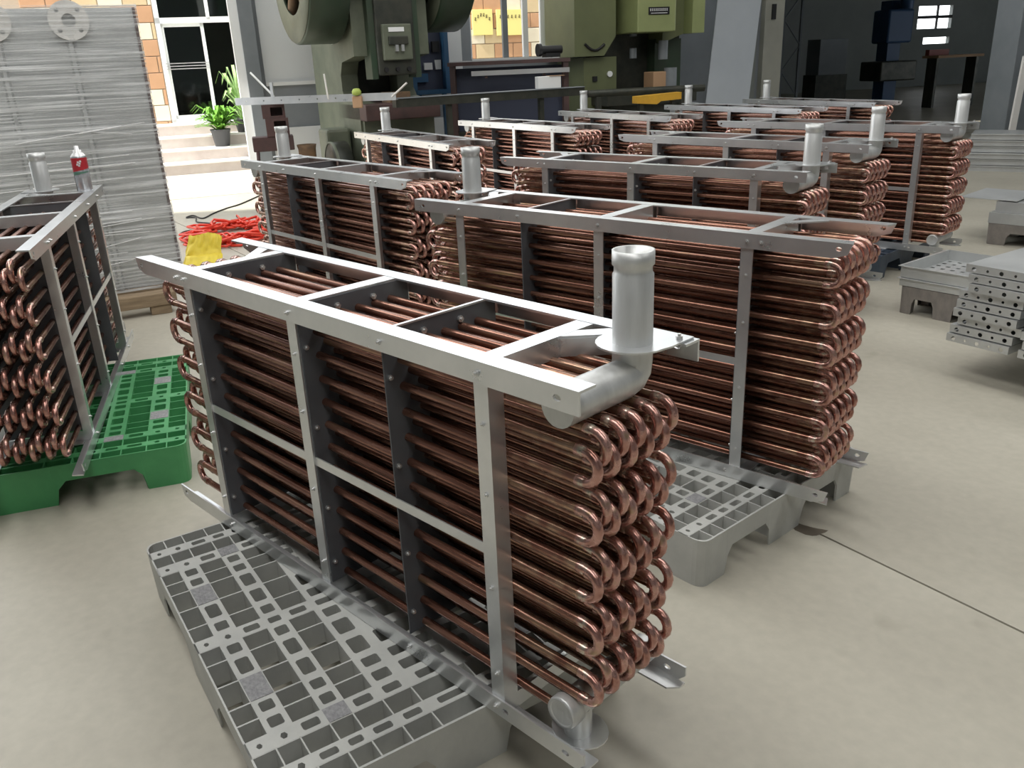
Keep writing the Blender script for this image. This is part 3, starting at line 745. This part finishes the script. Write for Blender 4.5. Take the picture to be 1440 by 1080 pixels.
# yellow bag: a folded cloth bag slumped on the floor
from mathutils import noise as mnoise
yb = MB(); bx = gz(284, 376, 0); n = 26
def bagp(i, j, s_):
    u, v = i/n*2-1, j/n
    nz_ = mnoise.noise(Vector((u*2.1+3*s_, v*2.6, 1.7))); cz = abs(mnoise.noise(Vector((u*3+v*1.5, v*3-u, 5.1))))
    w_ = .165-.02*v+.012*nz_
    if v < .32:                                     # lower fold lying forward
        t = v/.32; y = -.10+.13*t; z = .10*t**.6
    elif v < .40:
        t = (v-.32)/.08; y = .03+.03*t; z = .10-.025*t
    else:
        t = (v-.40)/.6; y = .06+.10*t; z = .075+.20*t
    y += s_*(.035*(1-u*u)*(1-v)+.006)-.05*cz
    return (u*w_+.03*(v-.5)+.012*sin(v*8), y, max(z+.03*nz_*v-.02*u*u*v, .003))
for s_ in (1, -1):
    vs = [bagp(i, j, s_) for j in range(n+1) for i in range(n+1)]
    yb.add(vs, [(j*(n+1)+i, j*(n+1)+i+1, (j+1)*(n+1)+i+1, (j+1)*(n+1)+i) for j in range(n) for i in range(n)], True)
o = yb.build('cloth_bag', 'yellow_cloth'); o.location = (bx.x, bx.y+.08, 0); o.rotation_euler = (0, 0, rad(12)); o.scale = (.85, .85, .8); tag(o, 'crumpled bright yellow bag slumped on the floor by the red hose', 'bag')

# ================================================================== RIGHT SIDE: steel trays
TA = rad(-57.5)
def tray_mesh(W, Lg, H, holes, name='perforated_tray', up=False, perf=None):
    m = MB(); t = .003
    hs = [circ(W*(k+.6)/(holes+.2), H*.45, .0095 if k % 2 == 0 else .006, 8) for k in range(holes)] if holes else []
    m.sheet(rect(0, 0, W, H), hs, t, MXZ); m.sheet(rect(0, 0, W, H), [], t, T(0, Lg-t, 0) @ MXZ)
    m.box(0, t, 0, t, Lg-t, H); m.box(W-t, t, 0, W, Lg-t, H)
    zb = 0 if up else H-t
    if perf:
        nx_, ny_ = perf; hl_ = [rect(W*(i+.3)/nx_, Lg*(j+.3)/ny_, W*(i+.7)/nx_, Lg*(j+.65)/ny_) for i in range(nx_) for j in range(ny_)]
        m.sheet(rect(t, t, W-t, Lg-t), hl_, t, T(0, 0, zb))
    else: m.box(t, t, zb, W-t, Lg-t, zb+t)
    if up: m.box(-.012, -.012, H-t, W+.012, .0, H); m.box(-.012, 0, H-t, 0, Lg, H)
    return m.mesh(name, 'tray_steel')
R1 = gz(1330, 478, .16); TH1 = .0385
ex = Vector((cos(TA), sin(TA), 0)); ey = Vector((-sin(TA), cos(TA), 0))
tm_n = tray_mesh(.268, 1.25, .034, 5); tm_w = tray_mesh(.47, 1.25, .034, 8)
ORD9 = ['bottom one', 'second from the bottom', 'third from the bottom', 'fourth from the bottom', 'middle one', 'fourth from the top', 'third from the top', 'second from the top', 'topmost one']
offs = [0, .004, .028, .014, .018, .018, .064, .052, .03]
def tray(me, p, lab, grp, rz=TA):
    o = link('steel_tray', me); o.location = p; o.rotation_euler = (0, 0, rz); return tag(o, lab, 'tray', grp)
for k, d in enumerate(offs):
    p = R1+ex*d+ey*(.01*((k*7) % 3))+Vector((0, 0, TH1*k))
    tray(tm_w if k > 5 else tm_n, p, 'steel tray with punched rim, %s of the tall stack' % ORD9[k], 'trays in the tall stack')
for k in range(4): tray(tm_n, R1+ex*(.306+.012*(k % 2))+Vector((0, 0, TH1*k)), 'steel tray %s of the low stack touching the tall tray stack' % ['at the bottom', 'second from the bottom', 'second from the top', 'at the top'][k], 'trays in the low stack')
c = R1+ex*.27+ey*.98
plastic_pallet(c.x, c.y, TA, 'pallet_gray', 'gray plastic pallet under the tall stack of punched trays', .62, .80, False).scale.z = 1.06
# open trays on the brown pallet in front of the end coil
R2 = gz(1262, 439, 0); T2 = rad(-53)
e2 = Vector((cos(T2), sin(T2), 0)); n2 = Vector((-sin(T2), cos(T2), 0))
c = R2+e2*.24+n2*.25
plastic_pallet(c.x, c.y, T2, 'pallet_brown', 'brown plastic pallet under the two open trays', .43, .45, False)
tray(tray_mesh(.50, .52, .042, 0, up=True), R2-e2*.01-n2*.0+Vector((0, 0, .153)), 'shallow lower tray between the brown pallet and the deep open tray', None, T2)
tray(tray_mesh(.50, .52, .062, 0, up=True, perf=(9, 8)), R2-e2*.012+n2*.004+Vector((0, 0, .198)), 'deep open steel tray with perforated bottom on the brown pallet', None, T2)
# stack behind
R3 = gz(1378, 342, 0); T3 = rad(-48)
e3 = Vector((cos(T3), sin(T3), 0)); n3 = Vector((-sin(T3), cos(T3), 0))
c = R3+e3*.50+n3*.40
plastic_pallet(c.x, c.y, T3, 'pallet_brown', 'brown plastic pallet under the dusty plain trays', .85, .72, False)
tm3 = tray_mesh(.9, .75, .075, 0); tm3b = tray_mesh(.7, .6, .12, 0, up=True, perf=(10, 8))
tray(tm3, R3+e3*.03+Vector((0, 0, .152)), 'dusty plain steel tray lying on the brown pallet behind', None, T3)
tray(tm3, R3+e3*.06+n3*.02+Vector((0, 0, .229)), 'dusty plain steel tray under the open perforated tray', None, T3)
tray(tm3b, R3+e3*.22+n3*.06+Vector((0, 0, .306)), 'open perforated steel tray on top of the dusty plain trays', None, T3)
sh = MB().box(0, 0, 0, .38, .5, .004).build('loose_sheet', 'tray_steel'); sp = gz(1372, 278, .31)
sh.location = R3+e3*(-.19)+n3*.02+Vector((0, 0, .311)); sh.rotation_euler = (0, 0, T3); tag(sh, 'thin loose steel sheet jutting from the dusty tray pile', 'sheet')
R4 = gz(1352, 240, .0); T4 = rad(-32)
for k in range(6):
    m = MB().box(0, 0, 0, 2.6, .5, .062); m.box(0, -.02, .052, 2.6, 0, .062)
    o = m.build('steel_profile', 'tray_steel'); o.location = (R4.x+.03*(k % 2), R4.y-.02*(k % 3), .0+.068*k); o.rotation_euler = (0, 0, T4)
    tag(o, 'long gray steel channel, %s of the pile before the hall column' % ['bottom one', 'second from the bottom', 'third from the bottom', 'third from the top', 'second from the top', 'topmost one'][k], 'steel profile', 'channels piled before the hall')

# ================================================================== BACKGROUND MACHINES
A1 = rad(27)
q = aty(503, 130, 9.0)
pr = thing('punch_press', 'dark green C-frame punch press with two flywheels', 'press', (q.x, 9.0, 0), A1)
prof = [(0, .0), (1.5, .0), (1.5, 2.6), (0, 2.6), (0, 1.47), (.42, 1.42), (.5, 1.30), (.5, 1.14), (.42, 1.06), (0, 1.02)]
for x in (0, .62): MB().prism(prof, x, x+.18, 'x').build('side_frame', 'press_green_pale', pr)
MB().bbox(-.04, -.16, 2.06, .84, 1.3, 2.7, .02).build('crown', 'press_green', pr)
MB().box(.18, .75, .0, .62, 1.45, 2.1).build('rear_plate', 'press_dark', pr)
sl = MB().bbox(.20, -.14, 1.28, .60, .25, 1.98, .015); s_ = sl.build('slide', 'press_dark', pr)
MB().bbox(.25, -.19, 1.42, .55, -.13, 1.75, .01).build('slide_cover', 'press_green_pale', s_)
MB().box(.31, -.197, 1.68, .47, -.188, 1.72).build('name_plate', 'white_paint', s_)
MB().bbox(.30, -.22, 1.56, .50, -.18, 1.64, .008).build('clamp', 'press_dark', s_)
for x in (.36, .42): MB().box(x, -.225, 1.50, x+.03, -.18, 1.56).build('clamp_stud', 'bolt_zinc', s_)
for x in (.26, .38, .50): MB().cyl((x+.01, -.17, 1.335), (x+.01, -.13, 1.335), .022, 10).build('slide_bolt', 'black', s_)
for x in (.14, .60): MB().box(x, -.10, 1.25, x+.06, .1, 2.06).build('gib', 'press_green', pr)
MB().bbox(.0, -.20, .86, .80, .7, 1.02, .01).build('bolster', 'brown_steel', pr)
MB().box(.02, -.06, .30, .78, .05, .86).build('bed_front', 'press_green_pale', pr)
MB().bbox(-.10, -.25, 0, .90, 1.6, .30, .02).build('base', 'press_dark', pr)
MB().box(.30, -.10, 1.02, .52, .15, 1.12).build('die_block', 'rust', pr)
def flywheel(x0, x1, y, z, r, face, nm):
    o = MB().lathe([(r*.62, x0+.02), (r*.62, x0), (r*.97, x0), (r, x0+.02), (r, x1-.02), (r*.97, x1), (.06, x1)], 40, (0, y, z), 'x').build(nm, 'press_green', pr)
    MB().lathe([(r*.60, x0-.004), (r*.975, x0-.004), (r*.975, x0)], 40, (0, y, z), 'x').build('wheel_face', face, o)
    hb = MB().cyl((x0-.02, y, z), (x0+.2, y, z), r*.2, 16)
    hb.build('hub', 'rust', o)
    for k in range(5):
        a = 2*pi*k/5+.3; MB().tube([(x0+.06, y+r*.15*cos(a), z+r*.15*sin(a)), (x0+.06, y+r*.66*cos(a), z+r*.66*sin(a))], .055, 8).build('spoke', 'rust', o)
flywheel(-.44, -.04, .40, 2.28, .68, 'press_green_pale', 'flywheel')
flywheel(.92, 1.30, .40, 2.30, .62, 'press_green_pale', 'flywheel')
MB().lathe([(0, -.30), (.24, -.30), (.25, -.28), (.25, -.14), (0, -.14)], 28, (0, .15, .42), 'x').build('motor_pulley', 'press_dark', pr)
MB().lathe([(.235, -.305), (.252, -.305), (.252, -.28)], 28, (0, .15, .42), 'x').build('pulley_rim', 'press_green_pale', pr)
MB().bbox(-.28, .30, .30, -.02, .62, .78, .03).build('motor', 'press_green_pale', pr)
MB().cyl((.30, -.30, .45), (.62, -.30, .45), .22, 24).build('feed_roll', 'press_dark', pr)
MB().cyl((-.012, .62, 1.62), (-.03, .62, 1.62), .02, 10).build('grease_nipple', 'bolt_zinc', pr)

# blue electrical cabinet behind the press
q = aty(628, 60, 11.12)
cb = thing('control_cabinet', 'open blue electrical cabinet with switches beside the dark green press', 'cabinet', (q.x, 11.12, 0), rad(20))
MB().box(-.50, .10, 1.02, 0, .14, 1.95).build('back_panel', 'panel_blue_dark', cb)
fm = MB().box(-.05, -.06, 1.02, 0, .12, 1.95).box(-.50, -.06, 1.02, -.05, .12, 1.07).box(-.50, -.06, 1.02, -.42, .12, 1.35)
fm.build('frame', 'blue_paint', cb)
MB().box(-.40, .0, .0, -.36, .08, 1.02).box(-.08, 0, 0, -.04, .08, 1.02).build('stand', 'blue_paint', cb)
for x in (-.34, -.26, -.18): MB().cyl((x, .10, 1.80), (x, .07, 1.80), .018, 10).build('push_button', 'white_paint', cb)
for x in (-.30, -.17): MB().box(x, .05, 1.50, x+.09, .10, 1.62).build('contactor', 'black', cb)
for x, w_ in ((-.28, .10), (-.14, .07)): MB().box(x, .06, 1.30, x+w_, .10, 1.38+.03*(w_ < .08)).build('relay', 'white_paint', cb)
MB().box(-.40, .04, 1.16, -.25, .10, 1.26).build('terminal_box', 'blue_paint', cb)

# saw stand with the long gauge rail
q = aty(383, 190, 8.9)
vs_ = thing('saw_stand', 'dark brown steel stand with two square blocks under the gauge rail', 'stand', (q.x, 8.9, 0), rad(15))
MB().bbox(-.20, -.09, .62, .20, .09, .76, .008).build('beam', 'brown_steel', vs_)
for x in (-.06,):
    for (a, b, z0_, z1_, y0_, y1_) in ((-.05, .17, .76, .93, -.10, .08), (-.07, .15, .93, 1.06, -.09, .07)):
        m_ = (a+.08, b-.025, z0_+.025, z1_-.025)
        MB().sheet(rect(a, z0_, b, z1_), [rect(m_[0], m_[2], m_[1], m_[3], .006)], y1_-y0_, T(0, y0_, 0) @ MXZ).build('block', 'brown_steel', vs_)
        MB().box(m_[0], y1_-.012, m_[2], m_[1], y1_-.006, m_[3]).build('socket', 'brown_steel', vs_)
for x in (-.16, .13):
    for y in (-.07, .07): MB().tube([(x, y, .63), (x*1.25, y*1.8, 0)], .018, 6).build('leg', 'brown_steel', vs_)
a_, b_ = aty(330, 139, 8.9), aty(556, 128, 8.5); zr = 1.065
mat('sheet_plain', (.62, .66, .70), .4, .5, nscale=1.2, col2=(.55, .59, .63))
rl = thing('gauge_rail', 'long pale metal gauge rail lying across the saw stand', 'rail', (a_.x, 8.9, zr), math.atan2(b_.y-a_.y, b_.x-a_.x))
Lr = (Vector((b_.x, b_.y, 0))-Vector((a_.x, a_.y, 0))).length
MB().sheet(rect(0, 0, Lr, .07), [circ(.12+.19*k, .035, .009, 6) for k in range(int(Lr/.19)-1)], .006, MXZ).box(0, .006, .0, Lr, .06, .006).build('channel', 'galvanised', rl)
MB().tube([(.20, .02, .3), (.42, .02, .07)], .010, 6).build('rod', 'galvanised', rl)
MB().box(.39, .01, .07, .42, .03, .20).build('stop', 'galvanised', rl)
MB().tube([(.985, -.01, .26), (1.0, -.01, .03)], .009, 6).build('rod', 'tread_stone', rl)
MB().tube([(Lr-.04, 0, .03), (Lr+.12, 0, .15)], .010, 6).build('rod', 'tread_stone', rl)
kb = MB().bbox(1.25, -.03, -.06, 1.35, .0, .05, .01).build('slider_block', 'terracotta', rl)
MB().lathe([(0, .05), (.04, .06), (.045, .09), (.03, .115), (0, .12)], 12, (1.30, -.015, 0)).build('knob', 'skin_fern', kb)

# scrap tub beside the stand
q = aty(431, 203, 8.95)
tb = MB().lathe([(.07, 0), (.09, .62), (.10, .66), (.09, .66), (.06, .02)], 14); o = tb.build('scrap_tub', 'rust'); o.location = (q.x, 8.95, 0); tag(o, 'rusty scrap tub beside the brown saw stand', 'tub')

# dark feed rail and its legs
a_, b_ = aty(556, 133, 8.6), aty(822, 121, 9.6); L2 = (Vector((b_.x, b_.y, 0))-Vector((a_.x, a_.y, 0))).length
FM = Matrix.Rotation(-A1, 4, 'Z') @ T(-pr.location.x, -pr.location.y, 0)
fl_ = FM @ Vector((a_.x, a_.y, 0)); fa = math.atan2(b_.y-a_.y, b_.x-a_.x)-A1
fr_ = MB().box(0, 0, .99, L2, .10, 1.07).build('feed_rail', 'press_dark', pr, fl_); fr_.rotation_euler = (0, 0, fa)
MB().box(0, -.01, 1.07, L2, .11, 1.078).build('rail_cap', 'steel_gray', fr_)
for x in (.55, L2*.75): MB().box(x, .03, 0, x+.05, .08, .99).build('rail_leg', 'press_dark', fr_)
wb_p = Vector((a_.x, a_.y, 0))+(Vector((b_.x, b_.y, 0))-Vector((a_.x, a_.y, 0)))*.80
o = thing('white_box', 'small white carton standing on the press feed rail', 'box', (wb_p.x, wb_p.y+.02, 1.079), rad(20))
MB().bbox(-.13, -.0, 0, .13, .09, .12, .004).build('carton', 'white_paint', o); MB().box(.0, -.01, .12, .17, .09, .124).build('flap', 'terracotta', o)
# workbench
q = aty(634, 130, 10.3); q2 = aty(800, 120, 10.3); Lb = q2.x-q.x
wk = thing('workbench', 'brown steel workbench loaded with flat metal strips', 'workbench', (q.x, 10.3, 0), 0)
MB().box(-.02, -.02, 1.33, Lb+.02, .32, 1.37).build('top', 'brown_steel', wk)
for x in (0, Lb-.06):
    for y in (0, .24): MB().box(x, y, 0, x+.06, y+.06, 1.33).build('leg', 'brown_steel', wk)
MB().box(0, 0, .42, Lb, .30, .46).build('shelf', 'brown_steel', wk)
MB().box(.02, .1, .46, Lb*.9, .28, .60).build('shelf_block', 'press_dark', wk)
MB().box(.06, .29, .5, Lb-.06, .30, 1.3).build('back_sheet', 'panel_blue_dark', wk)
o = MB().box(0, 0, 0, Lb-.1, .12, .012).build('metal_strip', 'galvanised', None); o.location = wk.location+Vector((.0, -.0, 1.371)); o.rotation_euler = wk.rotation_euler; tag(o, 'flat metal strip lying on the workbench top', 'metal strip')
MB().box(.25, -.14, 1.22, Lb, -.06, 1.27).build('slung_profile', 'bolt_zinc', wk)
for x in (.4, Lb-.3): MB().box(x, -.12, 1.19, x+.03, .0, 1.22).build('bracket', 'brown_steel', wk)
gr = thing('bench_grinder', 'small black grinder on the end of the workbench', 'grinder', wk.location+Vector((Lb*.85, .20, 1.384)), rad(20))
MB().cyl((-.10, .02, .08), (.16, .02, .08), .045, 12).build('motor', 'black', gr); MB().cyl((-.14, .02, .08), (-.10, .02, .08), .07, 16).build('wheel', 'black', gr); MB().box(-.06, -.04, 0, .12, .08, .045).build('foot', 'black', gr)

# olive press
q = aty(808, 60, 11.0); A2 = rad(20)
p2 = thing('olive_press', 'olive green press with a pale green head carrying a black name plate', 'press', (q.x, 11.0, 0), A2)
def onp2(px, py, yl=0.0):
    n = Vector((-sin(A2), cos(A2), 0)); P = Vector((q.x, 11.0, 0))+n*yl; v = onpl(px, py, P, 20)-Vector((q.x, 11.0, 0)); return v.dot(Vector((cos(A2), sin(A2), 0))), v.z
x1 = onp2(866, 40)[0]; zc = onp2(835, 79)[1]
MB().prism([(0, zc), (x1-.16, zc), (x1, zc+.22), (x1, 3.2), (0, 3.2)], 0, .9, 'y').build('side_cabinet', 'olive', p2)
hp = [onp2(822+4.6*k, 62+9*sin(pi*k/6)-1.2*k*0) for k in range(7)]
MB().tube([(a, -.01, b) for a, b in hp], .016, 6).build('curved_handle', 'black', p2)
xb0, xb1 = onp2(826, 120)[0], onp2(872, 120)[0]; zb1 = onp2(850, 80)[1]
MB().box(xb0, .10, 0, xb1, .9, zb1).build('lower_cabinet', 'olive', p2)
a = onp2(857, 104, .1); MB().cyl((a[0], .10, a[1]), (a[0], .08, a[1]), .035, 16).build('dial', 'white_paint', p2)
a = onp2(836, 111, .1); MB().box(a[0]-.03, .08, a[1]-.03, a[0]+.03, .10, a[1]+.03).build('socket', 'black', p2)
xh0, xh1 = onp2(897, 20, -.3)[0], onp2(951, 20, -.3)[0]; zh0 = onp2(925, 45, -.3)[1]
hd_ = MB().bbox(xh0, -.30, zh0, xh1, .5, 3.2, .015).build('head', 'olive_lime', p2)
a, b = onp2(912, 10, -.3), onp2(941, 20, -.3)
npl = MB().box(a[0], -.308, b[1], b[0], -.30, a[1]).build('name_plate', 'black', hd_)
lt = MB()
for k in range(9):
    u = a[0]+(b[0]-a[0])*(.06+.098*k); zz = b[1]+(a[1]-b[1])*.62
    lt.box(u, -.310, zz-.010, u+.018, -.308, zz-.004).box(u, -.310, zz+.006, u+.018, -.308, zz+.012).box(u+.006, -.310, zz-.012, u+.011, -.308, zz+.016)
lt.box(a[0]+.03, -.310, b[1]+.014, b[0]-.03, -.308, b[1]+.02)
lt.build('lettering', 'white_paint', npl)
xr0, xr1 = onp2(974, 20, -.2)[0], onp2(991, 20, -.2)[0]; zr0 = onp2(982, 46, -.2)[1]
MB().prism([(xr0-.30, zr0-.10), (xr0, zr0), (xr1, zr0), (xr1, 3.2), (xr0-.30, 3.2)], .0, .8, 'y').build('right_column', 'olive', p2)
MB().box(xr0, -.2, zr0, xr1, .05, 3.2).build('column_face', 'olive_lime', p2)
MB().box(x1+.02, .35, 0, xr1-.02, .9, 3.2).build('rear_body', 'press_dark', p2)
MB().box(xr0-.32, .15, 0, xr0+.06, .35, zr0-.05).build('lower_right_panel', 'press_green', p2)
MB().box(xb0+.1, -.35, .80, xr0+.0, .4, .92).build('table', 'press_dark', p2)
MB().box(xb0+.2, -.25, 0, xr0-.2, .35, .80).build('pedestal', 'press_dark', p2)
for k, (px, py, r) in enumerate(((885, 28, .07), (888, 44, .05), (880, 15, .06), (888, 75, .045))):
    a = onp2(px, py, .2); MB().cyl((a[0], .16, a[1]-.06), (a[0], .16, a[1]+.06), r, 12).build('cylinder', 'steel_gray', p2)
a = onp2(935, 80, -.1); MB().cyl((a[0], -.05, 1.30), (a[0], -.05, 1.52), .06, 16).build('punch', 'steel_gray', p2)
a = onp2(930, 112, -.1); MB().bbox(a[0]-.17, -.2, .93, a[0]+.10, .05, 1.16, .01).build('die_set', 'terracotta', p2); MB().cyl((a[0]+.08, -.18, .96), (a[0]+.08, -.18, 1.2), .08, 14).build('die_sleeve', 'steel_gray', p2)
# black bar and yellow beam in front of the olive press
a_, b_ = aty(826, 137, 10.2), aty(990, 127, 10.5)
o = thing('bar_rack', 'long black round bar on two legs before the olive press', 'rack', (a_.x, a_.y, 0), math.atan2(b_.y-a_.y, b_.x-a_.x))
Lk = math.hypot(b_.x-a_.x, b_.y-a_.y)
MB().cyl((0, 0, .975), (Lk, 0, .975), .04, 12).build('bar', 'press_dark', o)
for x in (.1, Lk-.3): MB().box(x, -.03, 0, x+.06, .03, .94).build('leg', 'press_dark', o)
a_, b_ = aty(896, 146, 9.95), aty(948, 142, 10.1)
o = thing('yellow_beam', 'yellow painted beam on posts before the olive press', 'beam', (a_.x, a_.y, 0), math.atan2(b_.y-a_.y, b_.x-a_.x))
MB().prism([(0, .86), (.25, .84), (.30, .87), (.56, .88), (.56, .955), (0, .935)], 0, .12, 'y').build('beam', 'yellow_paint', o)
for x in (.05, .46): MB().box(x, .03, 0, x+.05, .09, .87).build('post', 'press_dark', o)

# leaning sheet
a_ = aty(1017, 140, 11.5); o = MB().box(-.31, 0, 0, .31, .012, 3.0).build('leaning_sheet', 'sheet_plain'); o.location = (a_.x, 11.5, 0); o.rotation_euler = (rad(-7), rad(9), rad(15)); o.location.z = .052
tag(o, 'tall gray metal sheet leaning by the beige column', 'sheet')

# potted plants on the office steps
def plant(P, h, wd_, n, mt, label, potr=.13, poth=.2, pot=True, rise=1.0):
    t = thing('potted_plant', label, 'plant', P, 0)
    MB().lathe([(0, 0), (potr*.75, 0), (potr, poth*.9), (potr*1.06, poth*.9), (potr*1.06, poth), (potr*.9, poth), (potr*.85, poth*.8)], 18).build('pot', 'pot', t)
    MB().lathe([(0, poth*.82), (potr*.88, poth*.82)], 14).build('soil', 'soil', t)
    for k in range(n):
        a = random.uniform(0, 2*pi); rr = wd_*random.uniform(.4, 1); hh = h*random.uniform(.15, 1)*rise
        pts = [(0, 0, poth*.8), (rr*.35*cos(a), rr*.35*sin(a), poth+hh*.7), (rr*.75*cos(a), rr*.75*sin(a), poth+hh), (rr*cos(a), rr*sin(a), poth+hh*.75)]
        wl_ = .028*random.uniform(.8, 1.4); s = Vector((-sin(a), cos(a), 0)); vs = []
        for i, (p, f) in enumerate(zip(pts, (.3, 1, .9, .08))):
            p = Vector(p); vs += [p-s*wl_*f, p+Vector((0, 0, -.006)), p+s*wl_*f]
        MB().add(vs, [(3*i+j, 3*i+j+1, 3*i+j+4, 3*i+j+3) for i in range(3) for j in range(2)], True).build('leaf', mt, t)
def stepat(px, k):
    z = dz0*(k+1)/4; P = STEPP+wn*(.32*k+.16); v = onpl(px, 190, P, WANG); return (v.x, v.y, z)
plant(stepat(311, 1), .36, .40, 100, 'leaf', 'bushy green plant in a dark pot on the office steps', .14, .25)
plant(stepat(344, 2), .80, .36, 26, 'leaf_pale', 'pale fan-leaved plant in a pot beside the office door post', .12, .20)

# things in the dark hall
def hp(px, py, d):
    P = HP+hn*d; v = onpl(px, py, P, hallang); return v
q = hp(1170, 100, 6); o = thing('gray_locker', 'gray sheet metal locker in the dark hall', 'locker', (q.x, q.y, 0), rad(hallang))
MB().bbox(-.35, 0, .75, .35, .5, 1.5, .01).build('body', 'steel_gray', o); MB().box(-.4, 0, 0, .4, .5, .75).build('base', 'press_dark', o)
q = hp(1262, 80, 7); o = thing('blue_machine', 'dark blue drilling machine in the dark hall', 'machine', (q.x, q.y, 0), rad(hallang))
MB().bbox(-.35, 0, 1.35, .35, .6, 2.1, .05).build('head', 'hall_blue', o); MB().box(-.15, .2, 0, .2, .6, 2.3).build('column', 'hall_blue', o); MB().bbox(-.5, -.1, .5, .5, .7, .95, .03).build('table', 'press_dark', o); MB().cyl((.1, 0, 2.1), (.1, 0, 2.45), .15, 14).build('motor', 'hall_blue', o)
q = hp(1348, 100, 4.5); o = thing('hall_table', 'pale topped table with a red beam on it in the dark hall', 'table', (q.x, q.y, 0), rad(hallang))
MB().box(-.55, 0, 1.02, .6, .5, 1.07).build('top', 'terracotta', o)
for x in (-.5, .5): MB().box(x, .1, 0, x+.06, .4, 1.02).build('leg', 'press_dark', o)
o2 = MB().box(-.55, .3, 0, -.05, .42, .12).build('red_beam', 'red_paint'); o2.location = Vector((q.x, q.y, 1.071)); o2.rotation_euler = (0, 0, rad(hallang)); tag(o2, 'red steel beam lying on the pale table in the hall', 'beam')
q = hp(1115, 40, 5); o = thing('lattice_frame', 'steel lattice frame standing in the dark hall', 'frame', (q.x, q.y, 0), rad(hallang))
for x in (-.2, .2): MB().box(x-.02, 0, 0, x+.02, .05, 3.2).build('upright', 'steel_gray', o)
for k in range(5): MB().tube([(-.2 if k % 2 else .2, .02, .4+.5*k), (.2 if k % 2 else -.2, .02, .9+.5*k)], .014, 6).build('diagonal', 'steel_gray', o)
